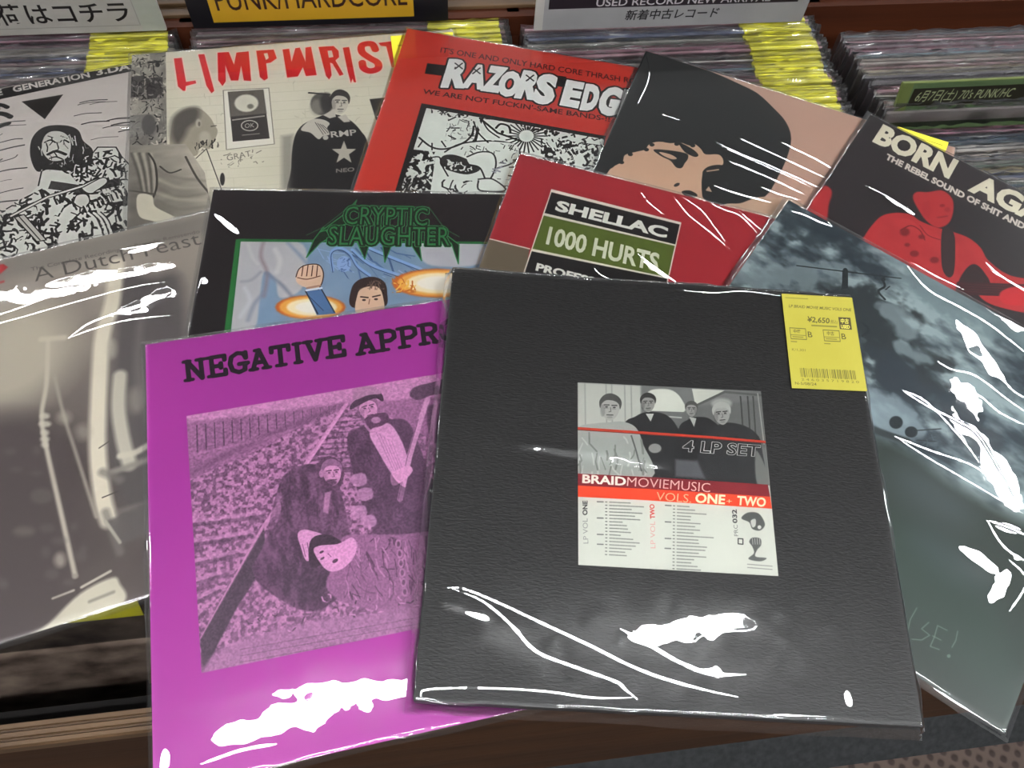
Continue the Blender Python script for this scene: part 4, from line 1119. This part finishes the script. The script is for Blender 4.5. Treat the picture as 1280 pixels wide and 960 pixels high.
def slab(cv, word, p0, p1, top, col, w, widths=None):
    p0 = np.array(p0, float); e = np.array(p1, float) - p0; u = np.array(top, float) - p0
    ws = [{'I': .62, 'N': 1.12}.get(c, 1.0) for c in word]; tot = sum(ws); x = 0
    for c, cw in zip(word, ws):
        st, sf = SLAB[c]
        mp = lambda a, b: tuple(p0 + e * ((x + (.06 + .88 * a) * cw) / tot) + u * b)
        for s_ in st: cv.line([mp(*q) for q in s_], w, col)
        for a, b, y in sf: cv.line([mp(a, y), mp(b, y)], w * .8, col)
        x += cw

def art_purple(cv):
    pur = (178, 54, 164)
    cv.a[:] = pur
    cv.tone(cv.noise(420, 2), (164, 52, 152), (176, 58, 160))
    slab(cv, 'NEGATIVE', (230, 476), (434, 443), (227.5, 453), (32, 18, 34), 5.6)
    slab(cv, 'APPROACH', (446, 443), (654, 410), (443, 420), (32, 18, 34), 5.6)
    lt = (222, 156, 204); md = (160, 104, 148); dk = (84, 58, 84)
    quad = [(233, 520), (640, 452), (735, 742), (252, 841)]
    cv.clip(quad)
    cv.a += cv.clipm[..., None] * (np.array(md, np.float32) - cv.a)
    cv.tone(cv.noise(120, 4), (130, 84, 124), (190, 128, 174), .8)
    cv.poly([(230, 518), (640, 450), (640, 490), (420, 505), (236, 528)], lt, .95, 4)
    # stony ballast
    r = cv.rng
    bal = [(236, 600), (330, 560), (420, 506), (470, 512), (560, 560), (560, 700), (500, 800), (252, 841)]
    old = cv.clipm.copy(); cm = cv.poly(bal, None, mask=True) * old
    cv.clipm = cm
    fine = cv.noise(7, 2); cv.tone(np.clip((fine - .5) * 4 + .5, 0, 1), (84, 56, 82), (216, 152, 198), .7)
    cv.clipm = old
    cv.tone(np.clip((cv.noise(5, 1) - .5) * 3 + .5, 0, 1), (110, 72, 106), (206, 146, 190), .22)
    for i in range(16):
        x = 246 + 11 * i; y = 532 - i * 1.6; h = 34 - i * 1.6
        cv.line([(x, y), (x + 1, y + h)], 1.8 - i * .06, dk, .8, .6)
    cv.smooth_line([(240, 590), (300, 560), (380, 526), (430, 506)], 8, (120, 78, 114), .7, 6)
    cv.smooth_line([(240, 568), (330, 548), (420, 520)], 3, lt, .3, 3)
    for i in range(7):                                           # sleepers
        y = 640 + i * 24; x1 = 330 - i * 15
        cv.line([(238, y + 12 + i), (x1, y)], 5, (212, 150, 196), .55, 2); cv.line([(238, y + 17 + i), (x1, y + 6)], 5, dk, .55, 2)
    for i in range(12):
        t = i / 11; cv.line([(404 + 34 * t - 30 + 22 * t, 590 - 76 * t), (452 + 4 * t, 584 - 72 * t)], 3.2 - 2 * t, dk, .5, 1)
    cv.line([(433, 505), (376, 590), (330, 658), (252, 800)], 5, (206, 144, 188)); cv.line([(433, 506), (376, 592)], 2.6, lt)
    cv.poly([(330, 660), (334, 700), (296, 760), (254, 841), (250, 800), (300, 712)], (74, 58, 74), 1, 2)
    # crouching figure in a long coat
    cv.blob([(352, 600), (366, 588), (388, 580), (408, 592), (420, 600), (432, 640), (440, 700), (430, 740), (392, 764), (352, 750), (318, 720), (330, 680), (352, 640)], (86, 58, 84), soft=2)
    cv.blob([(350, 700), (380, 690), (412, 706), (414, 740), (390, 752), (356, 744)], (74, 56, 74), 1, 3)
    cv.scribble([(352, 600), (420, 600), (436, 690), (340, 720)], 70, 24, 1.8, [(108, 72, 104), (66, 46, 66), (126, 84, 120)], .4, [1.3, 1.7])
    oc = cv.clipm
    cv.clipm = cv.poly(spline([(352, 600), (388, 580), (420, 600), (440, 700), (392, 764), (318, 720), (330, 680)], True), None, mask=True) * oc
    cv.tone(np.clip((cv.noise(16, 3, asp=.45) - .5) * 3 + .4, 0, 1), (68, 46, 68), (138, 94, 130), .6)
    cv.clipm = oc
    cv.blob([(400, 600), (396, 588), (400, 576), (412, 570), (426, 578), (430, 592), (426, 608), (414, 612), (404, 608)], (92, 60, 88), soft=1.5)
    head(cv, (415, 591), 14, (218, 154, 198), (150, 104, 142), (66, 42, 64), .4, ang=-6)
    cv.ell((402, 592), 3, 5, (196, 136, 180), .9, 1)
    cv.ell((414, 603), 7, 4, (78, 50, 76), .8, 2); cv.poly([(406, 616), (414, 614), (410, 642), (404, 640)], (206, 144, 188), .8, 2)
    cv.blob([(372, 668), (380, 662), (398, 666), (408, 672), (392, 676), (388, 698), (382, 700), (376, 684)], (222, 158, 204), soft=1)
    for a, b in (((378, 680), (382, 696)), ((384, 678), (386, 690))): cv.line([a, b], .9, (120, 76, 112))
    # standing figure in a bowler hat with a long hammer
    cv.blob([(434, 548), (450, 534), (468, 528), (490, 524), (508, 526), (520, 546), (536, 590), (545, 606), (560, 640), (560, 800), (480, 680), (456, 640), (444, 600)], (88, 60, 86), soft=2)
    cv.poly([(462, 640), (545, 620), (560, 676), (466, 668)], (94, 64, 92), 1, 3)
    cv.blob([(462, 540), (478, 530), (490, 532), (504, 556), (512, 588), (500, 600), (488, 590), (470, 560)], (218, 158, 202), soft=1.5)
    for i in range(5): cv.line([(470 + 5 * i, 540 + 3 * i), (492 + 3 * i, 588)], .8, (150, 100, 140), .6)
    head(cv, (460, 510), 14, (220, 156, 200), (150, 104, 140), (60, 40, 60), .2, ang=-14)
    cv.blob([(438, 512), (440, 504), (456, 492), (472, 488), (479, 496), (478, 502), (468, 498), (450, 506)], (70, 48, 70)); cv.blob([(442, 500), (444, 486), (458, 482), (472, 486), (476, 492), (460, 494)], (182, 134, 168), soft=1)
    cv.blob([(456, 524), (466, 518), (482, 516), (486, 524), (478, 532), (462, 534)], (96, 62, 92), soft=1); cv.ell((470, 525), 6, 4, (206, 150, 192), .8, 1.5)
    cv.smooth_line([(457, 532), (466, 540), (484, 534)], 3, (206, 146, 190), .8, 1)
    cv.line([(500, 624), (512, 570), (526, 524), (534, 500)], 7, (214, 156, 198), 1, 1); cv.line([(498, 624), (509, 572), (523, 524)], 1, (120, 80, 112))
    cv.blob([(512, 494), (518, 484), (540, 478), (566, 472), (566, 488), (540, 494), (522, 500)], (92, 66, 90), soft=1.5)
    cv.blob([(488, 594), (496, 588), (510, 582), (516, 588), (508, 598), (496, 606), (490, 606)], (226, 162, 206), soft=1)
    cv.scribble([(440, 560), (470, 560), (480, 640), (450, 630)], 24, 22, 1.6, [(72, 48, 70), (106, 72, 102)], .3, [1.2])
    oc = cv.clipm
    cv.clipm = cv.poly(spline([(434, 550), (452, 536), (470, 560), (500, 606), (540, 620), (556, 676), (480, 672), (456, 640)], True), None, mask=True) * oc
    cv.tone(np.clip((cv.noise(26, 3, asp=.6) - .5) * 3 + .3, 0, 1), (74, 50, 74), (116, 80, 112), .5)
    cv.clipm = oc
    cv.blob([(534, 510), (544, 506), (562, 508), (562, 560), (548, 558), (536, 540)], (92, 62, 90), .9, 2)
    for p_ in ((448, 600), (456, 618), (448, 640), (460, 652)): cv.blob([(p_[0] - 9, p_[1] - 5), (p_[0] + 7, p_[1] - 8), (p_[0] + 10, p_[1] + 4), (p_[0] - 4, p_[1] + 8)], (206, 148, 192), .75, 2)
    # lying figure, dark hair, striped shirt
    cv.blob([(428, 672), (452, 668), (500, 668), (545, 664), (580, 670), (590, 740), (520, 768), (440, 756), (408, 734), (420, 700)], (150, 100, 140), soft=2)
    cv.scribble([(428, 674), (560, 668), (560, 752), (430, 750)], 150, 18, 1.6, [(96, 62, 92), (186, 130, 172), (120, 80, 114)], .4, [1.3, 1.6, 1.0])
    cv.blob([(386, 700), (388, 676), (402, 668), (420, 672), (428, 682), (412, 690), (402, 704), (392, 710)], (56, 40, 56), soft=1)
    cv.blob([(392, 688), (400, 682), (422, 680), (440, 672), (446, 684), (440, 700), (426, 712), (412, 714), (402, 706)], (220, 156, 202), soft=1)
    cv.ell((402, 690), 3, 1.5, (60, 40, 60), .9, .5, -30); cv.ell((403, 698), 3, 1.4, (60, 40, 60), .8, .5, -30); cv.ell((419, 701), 4, 2.2, (70, 44, 68), .9, .5, -30); cv.line([(410, 692), (414, 696)], 1, (130, 84, 122))
    for i in range(6):
        y = 680 + i * 12; cv.ell((498 + i * 1.6, y), 4, 6, (190, 134, 176), .8, 1); cv.ell((498 + i * 1.6, y), 2, 3.4, (100, 66, 96), .9, 1)
    cv.blob([(252, 841), (300, 800), (420, 772), (600, 750), (740, 745), (300, 850)], (168, 118, 158), .8, 8)
    cv.scribble([(300, 770), (420, 740), (560, 750), (420, 776), (320, 800)], 60, 8, 1.6, [(80, 54, 78), (206, 146, 192)], .9)
    for i in range(3): cv.line([(300, 812 + i * 8), (600, 758 + i * 8)], 1.2, (110, 76, 104), .6, 1)
    cv.tone(np.clip((cv.noise(3.5, 2) - .5) * 3 + .5, 0, 1), (70, 46, 70), (224, 164, 208), .13)
    cv.clip()

def leather():
    m = pmat('black_leatherette', (32, 32, 33), 0.5, 0.4)
    b = m.node_tree.nodes['Principled BSDF']
    tc = nd(m, 'ShaderNodeTexCoord'); mp = nd(m, 'ShaderNodeMapping'); mp.inputs['Scale'].default_value = (240, 800, 200)
    n = nd(m, 'ShaderNodeTexNoise'); n.inputs['Detail'].default_value = 3; n.inputs['Scale'].default_value = 1; n.inputs['Distortion'].default_value = .6
    bp = nd(m, 'ShaderNodeBump'); bp.inputs['Distance'].default_value = .0006; bp.inputs['Strength'].default_value = .7
    r = nd(m, 'ShaderNodeValToRGB'); r.color_ramp.elements[0].color = (*lin((22, 22, 23)), 1); r.color_ramp.elements[1].color = (*lin((44, 44, 45)), 1)
    r.color_ramp.elements[0].position = .35; r.color_ramp.elements[1].position = .65
    lk(m, tc, 'Object', mp, 'Vector'); lk(m, mp, 'Vector', n, 'Vector'); lk(m, n, 'Fac', bp, 'Height'); lk(m, bp, 'Normal', b, 'Normal'); lk(m, n, 'Fac', r, 'Fac'); lk(m, r, 'Color', b, 'Base Color')
    return m

LQ = [(722, 478), (951, 489), (973, 720), (723, 706)]
def art_label(cv):
    lt = (208, 210, 200)
    cv.a[:] = lt
    cv.poly([(722, 478), (951, 489), (962, 608), (722, 594)], (120, 122, 120))
    # street background
    cv.clip([(722, 478), (951, 489), (962, 608), (722, 594)])
    cv.poly([(722, 478), (800, 482), (800, 600), (722, 600)], (186, 188, 180), 1, 3)
    for x in (731, 757, 764, 780, 788): cv.line([(x, 480), (x + 1, 560)], 1.6, (140, 142, 138), .6, 1)
    cv.blob([(806, 500), (812, 488), (836, 487), (850, 498), (853, 516), (808, 514)], (206, 208, 198), 1, 1.5)
    cv.poly([(806, 514), (856, 516), (856, 540), (806, 536)], (112, 114, 112)); cv.line([(812, 520), (850, 523)], 2, (176, 178, 172))
    cv.poly([(864, 486), (905, 488), (868, 508)], (200, 202, 192)); cv.line([(868, 508), (905, 490), (950, 494)], 3, (92, 94, 92))
    cv.poly([(856, 510), (951, 500), (958, 560), (860, 560)], (104, 106, 104), .8, 4)
    for x in (925, 934, 941): cv.line([(x, 496), (x + 4, 556)], 2, (70, 72, 70))
    cv.line([(947, 492), (955, 556)], 1.6, (160, 162, 156))
    # four plain figures, second to fourth in dark coats
    blk = (44, 45, 47)
    cv.blob([(780, 530), (792, 522), (806, 516), (828, 518), (842, 530), (856, 560), (866, 600), (780, 600), (776, 560)], blk, soft=1)
    cv.blob([(846, 540), (858, 526), (872, 522), (888, 526), (902, 545), (906, 600), (842, 600)], (40, 41, 43), soft=1)
    cv.blob([(874, 560), (884, 540), (904, 530), (926, 532), (944, 542), (952, 560), (950, 610), (868, 606)], (50, 51, 53), soft=1)
    head(cv, (863, 512), 8.5, (150, 150, 146), (86, 86, 84), (50, 50, 50), 0)
    head(cv, (901, 518), 12.5, (158, 158, 154), (176, 178, 172), (46, 46, 46), .1, ang=-4)
    cv.ell((901, 505), 13, 7, (172, 174, 168), .8, 4)
    head(cv, (809, 504), 10.5, (150, 150, 146), (56, 56, 56), (44, 44, 44), .1)
    cv.poly([(806, 518), (816, 518), (812, 528)], (190, 192, 186), soft=.6); cv.poly([(860, 522), (869, 524), (866, 535)], (176, 178, 172), soft=.6)
    cv.blob([(716, 548), (724, 534), (744, 530), (758, 529), (778, 528), (794, 536), (802, 556), (812, 600), (716, 604)], (164, 168, 162), soft=1)
    head(cv, (762, 510), 14.5, (172, 172, 166), (84, 84, 82), (56, 56, 56), .1, ang=4)
    cv.scribble([(722, 540), (800, 540), (808, 596), (722, 596)], 30, 22, 2, [(132, 136, 130), (184, 188, 182)], .3, [1.4, 1.7])
    cv.smooth_line([(788, 546), (794, 566), (800, 590)], 2, (104, 106, 104)); cv.ell((817, 562), 8, 6, (150, 150, 146), 1, 1.5)
    cv.poly([(842, 576), (870, 578), (880, 600), (842, 598)], (104, 106, 110), .8, 4)
    cv.blob([(944, 566), (952, 574), (962, 600), (962, 610), (946, 606)], (120, 122, 118), 1, 2)
    cv.clip()
    cv.line([(720, 536), (958, 553.5)], 3.2, (206, 66, 44)); cv.line([(720, 538), (958, 555)], .9, (120, 40, 36))
    cv.text('4 LP SET', (851, 566), (949, 572), (853, 552), (206, 208, 202), .02, grow=2); cv.text('4 LP SET', (851, 566), (949, 572), (853, 552), (46, 47, 49), .012)
    cv.poly([(721, 593), (960, 607), (963, 623), (721, 608)], (140, 38, 48)); cv.poly([(721, 608), (963, 622), (965, 637), (721, 622)], (232, 78, 44))
    cv.text('BRAID', (727.5, 605), (781, 609), (728, 594), (240, 234, 220), .035); cv.text('MOVIEMUSIC', (782, 609), (886, 617), (783, 598), (226, 190, 180), -.005)
    cv.text('VOLS.', (818, 627), (862, 630), (819, 617), (244, 190, 150), -.005); cv.text('ONE', (867, 630), (905, 632), (868, 618), (246, 236, 200), .035); cv.text('+', (907, 631), (914, 631), (907, 625), (246, 210, 170)); cv.text('TWO', (920, 632.5), (957, 635), (921, 621), (246, 236, 200), .035)
    ink = (96, 98, 96)
    cv.text('ONE', (734, 645), (734, 627), (728, 645), (50, 50, 52), .03); cv.text('LP VOL', (735, 680), (734, 649), (729, 680), (140, 142, 140))
    cv.text('TWO', (817, 650), (816, 632), (811, 650), (214, 60, 56), .03); cv.text('LP VOL', (818, 686), (817, 653), (812, 686), (222, 160, 156))
    r = cv.rng
    for c0, n_, yb, sl in ((759, 17, 629, .055), (843, 20, 634, .055)):
        for i in range(n_):
            y = yb + i * 4.05; L = r.uniform(12, 44 if i < 12 else 36)
            cv.line([(c0 - 3, y - .2), (c0 - 1.4, y - .1)], 1.3, ink, .8)
            x = c0 + 2
            while x < c0 + 2 + L:
                w = r.uniform(2, 6); cv.line([(x, y + (x - c0) * sl), (x + w, y + (x + w - c0) * sl)], 1.5, ink, .6); x += w + 1.3
        for i in (0, 5, 10, 13): cv.line([(c0 - 13, yb + i * 4.05 - .6), (c0 - 6, yb + i * 4.05 - .3)], 1.6, ink, .8)
    cv.text('032', (921, 655), (920, 638), (915, 655), (60, 60, 62), .03); cv.text('PRC', (922, 671), (921, 657), (917, 671), (120, 122, 120)); cv.line([(922, 674), (928, 674.5), (928, 681), (922, 680.5), (922, 674)], 1.4, (50, 50, 52))
    cv.blob([(926, 649), (934, 642), (948, 643), (956, 656), (950, 664), (940, 662), (936, 654)], (92, 94, 92), soft=1); cv.blob([(938, 652), (944, 650), (944, 658), (940, 660)], (200, 202, 194), soft=1); cv.ell((949, 660), 2.4, 2.4, (210, 212, 204))
    cv.blob([(936, 678), (940, 673), (950, 674), (951, 682), (946, 688), (944, 696), (958, 698), (950, 702), (935, 699), (942, 692), (940, 684)], (96, 98, 96), soft=1)
    for i in range(4): cv.line([(940 + i * 3, 674), (940.6 + i * 3, 681)], .7, (190, 192, 186))
    for k_ in range(2): cv.line([(934, 705.5 + 4 * k_), (965, 708 + 4 * k_)], 1.3, (140, 142, 138), .8)

SQ = [(977, 367), (1065, 372), (1084, 489), (990, 485)]
def art_sticker(cv):
    cv.a[:] = (162, 154, 56); ink = (74, 70, 30)
    cv.tone(cv.noise(200, 2), (158, 150, 54), (166, 158, 62))
    cv.text('LP BRAID MOVIE MUSIC VOLS ONE', (986, 384), (1064, 389), (986.5, 380.5), ink, .015, .85)
    cv.text('¥2,650', (1009, 402), (1037, 404), (1009.5, 395.5), ink, .02); cv.text('(税込)', (1038, 403.6), (1047, 404), (1038, 400), ink, 0, .8)
    cv.line([(1015, 406.5), (1046, 408)], 1.5, ink, .6)
    cv.poly([(1048, 396), (1063, 397), (1065, 412), (1050, 411)], (70, 62, 34)); cv.text('中古', (1051, 403.5), (1061, 404.2), (1051, 398.6), (214, 206, 90), .02); cv.text('USED', (1051.5, 410), (1062.5, 410.7), (1051.2, 405.6), (214, 206, 90), .03)
    for x, y, t in ((987, 409.5, '中盤'), (1029, 412, '中古')):
        cv.line([(x, y), (x + 20, y + 1.2), (x + 21.5, y + 14.6), (x + 2, y + 13.6), (x, y)], .9, ink, .8); cv.line([(x + 1.4, y + 8.6), (x + 20, y + 9.6)], .7, ink, .7)
        cv.text(t, (x + 5, y + 6.2), (x + 14, y + 6.8), (x + 4.8, y + 2.4), ink, .015, .9); cv.line([(x + 4, y + 11), (x + 17, y + 11.8)], 1.2, ink, .5)
        cv.text('B', (x + 23.5, y + 11.5), (x + 29, y + 12), (x + 22.6, y + 4.5), ink, .005); cv.line([(x + 2, y + 17), (x + 9, y + 17.4)], 1.2, ink, .5)
    cv.text('K/1,301', (990, 438), (1007, 439), (990, 435), ink, 0, .7)
    x = 1000.0; r = cv.rng
    while x < 1070:
        w = r.choice([.6, .9, 1.4]); t = (x - 1000) / 72
        cv.line([(x, 460 + 3.6 * t), (x + 1.7, 470.5 + 3.6 * t)], w, ink, .8); x += w + r.choice([.7, 1.1, 1.6])
    cv.text('2 4 6 0 3 5 7 1 9 8 2 0', (1002, 475.5), (1074, 479), (1001.6, 472.5), ink, 0, .7)
    cv.text('N-5/08/24', (994, 480.5), (1021, 482), (993.6, 477), ink, .01, .8)
    cv.line([(982, 372), (1010, 373.6)], 1, ink, .4)

def art_small_sticker(cv):
    cv.a[:] = (226, 218, 60); ink = (84, 78, 30)
    q = [tuple(np.linalg.inv(cv.H) @ [a * cv.n, b * cv.n, 1]) for a, b in ((.1, .15), (.9, .15), (.1, .3), (.7, .3), (.1, .8), (.9, .8))]
    q = [(a / c, b / c) for a, b, c in q]
    for i in (0, 2, 4): cv.line([q[i], q[i + 1]], 1, ink, .6)

# ------------------------------------------------------------------ lay the sleeves out, lowest first
sleeve('gen', (-.45378, .38375, .45069, .002), 'white sleeve with a pen-drawn long-haired biker and black triangle', 'spread record sleeves', art_gen, seed=1,
       creases=[([(-60, 148), (-10, 148), (30, 149), (80, 153), (120, 157), (175, 162)], 2.6), ([(-60, 122), (0, 108), (60, 99), (112, 86), (118, 88)], 1.2)], calm=.0003)
r = sleeve('limp', (-.21161, .48388, .30099, .007), 'cream sleeve with red dripping title letters over a photo of men', 'spread record sleeves', art_limp, seed=2, calm=.0002,
       creases=[([(240, 46), (262, 44), (290, 50), (320, 46), (345, 42)], .8)])
paper('price_sticker', r, [(488, 45), (566, 40), (574, 132), (500, 132)], .0094, art_small_sticker, n=128)
sleeve('razors', (-.00304, .50206, -.053, .012), 'bright red sleeve with white cartoon title over a black-and-white comic panel', 'spread record sleeves', art_razors, seed=3, calm=.0002,
       creases=[([(560, 40), (575, 42), (590, 44)], .8)])
sleeve('dutch', (-.33599, .2093, .46285, .012), 'grey-brown sleeve with a blurred photo and thin title, left of the purple one', 'spread record sleeves', art_dutch, seed=4, calm=.0005,
       facets=[(40, 366, 95, 13, -9, dict(rag=.9)), (130, 345, 90, 8, -9, dict(rag=.7)), (176, 312, 22, 3.5, -14), (180, 380, 40, 9, -24, dict(nz=.06, rag=1.4))],
       creases=[([(-80, 414), (0, 393), (60, 372), (110, 355), (180, 343)], 1.4), ([(-80, 424), (0, 404), (100, 376), (160, 360), (206, 352)], 1.3), ([(85, 423), (110, 405), (140, 393), (180, 380), (212, 366)], 2.0), ([(85, 423), (120, 410), (160, 400), (212, 394)], 1.6), ([(150, 312), (175, 308), (205, 303)], 1.4), ([(130, 345), (170, 340), (180, 337)], 1.6)])
r = sleeve('pink', (.20431, .48377, -.24506, .017), 'pink sleeve with a flat-coloured dark-haired portrait', 'spread record sleeves', art_pink, seed=5, calm=.0004,
       creases=[([(896, 178), (925, 192), (960, 206), (1005, 226), (1030, 238)], 1.4), ([(925, 173), (955, 187), (990, 203), (1035, 224)], 1.5), ([(896, 180), (935, 198), (985, 220), (1018, 236)], .9), ([(978, 178), (995, 187), (1020, 199), (1045, 214)], 1.6), ([(912, 202), (935, 211), (970, 226), (1005, 243)], 1.7), ([(893, 232), (915, 240), (940, 247), (963, 253)], 1.8), ([(952, 234), (975, 243), (1000, 250)], 1.4), ([(808, 70), (812, 92), (806, 112), (796, 132)], .8), ([(826, 142), (840, 147), (854, 151)], .8)])
paper('price_sticker', r, [(1122, 158), (1186, 178), (1172, 216), (1106, 194)], .0192, art_small_sticker, n=128)
sleeve('cryptic', (-.10245, .2986, .14472, .018), 'black sleeve with a spiky green logo over a comic painting', 'spread record sleeves', art_cryptic, seed=6, calm=.0003,
       facets=[(285, 281, 22, 4, 38, dict(rag=.6)), (254, 350, 6, 5, 0)],
       creases=[([(253, 346), (247, 360), (242, 380), (238, 410)], 1.4)])
sleeve('born', (.37682, .40876, -.49036, .022), 'near-black sleeve with cream title and a red-tinted guitarist', 'spread record sleeves', art_born, seed=7, calm=.0003,
       facets=[(1118, 252, 24, 3.2, 34, dict(rag=.5, soft=.6)), (1134, 262, 12, 2.6, 36, dict(rag=.3))],
       creases=[([(1082, 232), (1110, 246), (1145, 268)], 1.1), ([(1232, 328), (1256, 348), (1300, 372)], 1.4), ([(1238, 338), (1262, 352), (1300, 376)], 1.1), ([(1140, 328), (1170, 345), (1205, 362)], 1.0)])
sleeve('shellac', (.11117, .33336, -.15423, .0235), 'crimson sleeve with a black and olive title block', 'spread record sleeves', art_shellac, seed=8, calm=.0003,
       facets=[(818, 336, 26, 2.6, 36, dict(rag=.4, soft=.5))],
       creases=[([(801, 240), (812, 254), (830, 268)], 1.1), ([(843, 246), (860, 268), (885, 288), (912, 311)], 1.1), ([(850, 244), (876, 262), (892, 282), (912, 310)], .9), ([(742, 334), (752, 344), (768, 350)], 1.2), ([(798, 318), (822, 336), (850, 356)], 1.6), ([(886, 253), (905, 262), (926, 270), (950, 296)], .9), ([(924, 263), (940, 264), (975, 274)], .9), ([(924, 264), (945, 282), (962, 296)], .9)])
sleeve('crowd', (.28832, .28207, -.49426, .029), 'slate blue sleeve with cloudy sky and tiny silhouettes under glaring plastic', 'spread record sleeves', art_crowd, seed=9, calm=.0007, margin=.005,
       facets=[(1200, 560, 260, 110, 68, dict(rag=.9, soft=1.2, nz=.02, off=.07)), (1228, 545, 100, 34, 54, dict(rag=1.6, nz=.02, soft=1.2, off=.04)), (1230, 440, 60, 24, 50, dict(rag=1.5, nz=.02, soft=1.2, off=.04)), (1225, 715, 60, 30, 30, dict(rag=1.5, nz=.02, soft=1.2, off=.04)), (1230, 568, 84, 17, 54, dict(rag=1.3, nz=.025)), (1212, 500, 36, 20, 62, dict(rag=1.2, nz=.03)), (1225, 440, 46, 9, 52, dict(rag=1.1, nz=.04)), (1222, 698, 34, 7, 32, dict(rag=1.0)), (1252, 730, 34, 11, -58, dict(rag=1.1, nz=.03)), (1262, 400, 26, 10, 40, dict(nz=.06)), (1262, 660, 20, 5, 20)],
       creases=[([(1134, 332), (1160, 362), (1200, 384), (1240, 408), (1290, 448)], 1.6), ([(1128, 488), (1160, 508), (1196, 526), (1226, 548), (1268, 622)], 2.0), ([(1132, 489), (1160, 504), (1205, 552), (1226, 582)], 1.8), ([(1118, 545), (1160, 572), (1205, 598), (1290, 648)], 1.5), ([(1120, 546), (1160, 562), (1212, 580), (1240, 598)], 1.9), ([(1194, 480), (1226, 496), (1250, 516), (1290, 536)], 1.8), ([(1212, 440), (1240, 460), (1268, 490), (1290, 500)], 1.6), ([(1234, 650), (1258, 658), (1290, 672)], 1.8), ([(1234, 650), (1256, 684), (1290, 706)], 1.6), ([(990, 264), (1004, 268), (1024, 277), (1040, 283)], 1.8), ([(996, 258), (1020, 264), (1032, 274), (1040, 283)], 1.0), ([(1172, 452), (1190, 462), (1220, 470), (1260, 500), (1290, 520)], 1.6), ([(1262, 700), (1284, 726), (1262, 764)], 1.6), ([(1155, 868), (1190, 886), (1250, 916)], 1.6), ([(1145, 850), (1180, 874), (1254, 920)], 1.2), ([(1170, 340), (1220, 370), (1290, 398)], 1.4)])
sleeve('purple', (-.08419, .17015, .32842, .029), 'vivid purple sleeve with black slab title and a tinted railway photo', 'spread record sleeves', art_purple, seed=10, calm=.0006,
       facets=[(400, 870, 260, 70, -12, dict(rag=.8, soft=1.2, nz=.02, off=.07)), (455, 862, 110, 12, -3, dict(rag=1.2)), (390, 888, 70, 20, -14, dict(rag=1.5, nz=.03)), (305, 915, 42, 14, -16, dict(rag=1.3)), (206, 948, 7, 14, 10), (440, 850, 150, 40, -8, dict(rag=1.6, soft=1.3, nz=.02, off=.04)), (455, 862, 110, 12, -3, dict(rag=1.2)), (390, 888, 70, 18, -14, dict(rag=1.5, nz=.03))],
       creases=[([(186, 420), (230, 420), (285, 414), (330, 404)], 1.2), ([(252, 955), (300, 938), (345, 930)], 1.8), ([(400, 946), (480, 924), (560, 906), (640, 896)], 1.3), ([(181, 440), (183, 560), (184, 612), (187, 640), (188, 760)], .7)])
bx = sleeve('box', (.11285, .21064, .07446, .0545), 'black leather-grained box set in plastic with a photo label', None, None, th=.0195, s=.32, mat=leather(), cover_name='box', seed=12, calm=.0007, margin=.0065, zrim=.1, n=256, nn=1400, tex=.006,
       facets=[(830, 790, 330, 120, 3, dict(rag=.8, soft=1.2, nz=.02, off=.07)), (862, 786, 82, 15, -8, dict(rag=.8)), (870, 780, 150, 55, -4, dict(rag=1.2, soft=1.3, nz=.02, off=.04)), (640, 800, 90, 26, 24, dict(rag=1.2, soft=1.3, nz=.02, off=.04)), (862, 786, 82, 15, -8, dict(rag=.8)), (800, 578, 200, 9, 7, dict(rag=.5, soft=1.3, nz=.02, off=.035)), (820, 584, 90, 3, 7, dict(rag=.4, soft=.8, nz=.01)), (590, 768, 60, 7, 20, dict(rag=1.2, soft=1.0, nz=.07)), (890, 840, 30, 10, 10, dict(soft=1.0, nz=.09)), (1060, 872, 4, 10, -20)],
       creases=[([(556, 735), (580, 736), (620, 752), (680, 780), (740, 808), (788, 832), (830, 848), (880, 862), (922, 871)], 1.7), ([(566, 736), (604, 752), (640, 782), (670, 814), (720, 834), (770, 852), (782, 862), (797, 874)], 1.7), ([(526, 872), (534, 862), (600, 860), (680, 864), (740, 872), (790, 872)], 1.3), ([(776, 786), (812, 806), (850, 828), (890, 842), (932, 843)], 1.9), ([(850, 362), (890, 366), (930, 364), (976, 370)], 1.0), ([(1081, 492), (1096, 560), (1112, 640), (1134, 745), (1148, 830)], 1.0), ([(968, 893), (1010, 896), (1048, 898)], 1.2), ([(797, 889), (850, 892)], 1.0), ([(566, 342), (556, 420), (544, 560), (530, 720), (520, 860)], .8)])
paper('photo_label', bx, LQ, .0548, art_label, n=900, label='square paper label with band photo, orange bar and track list')
paper('price_sticker', bx, SQ, .0572, art_sticker, n=640, label='yellow price sticker with barcode')
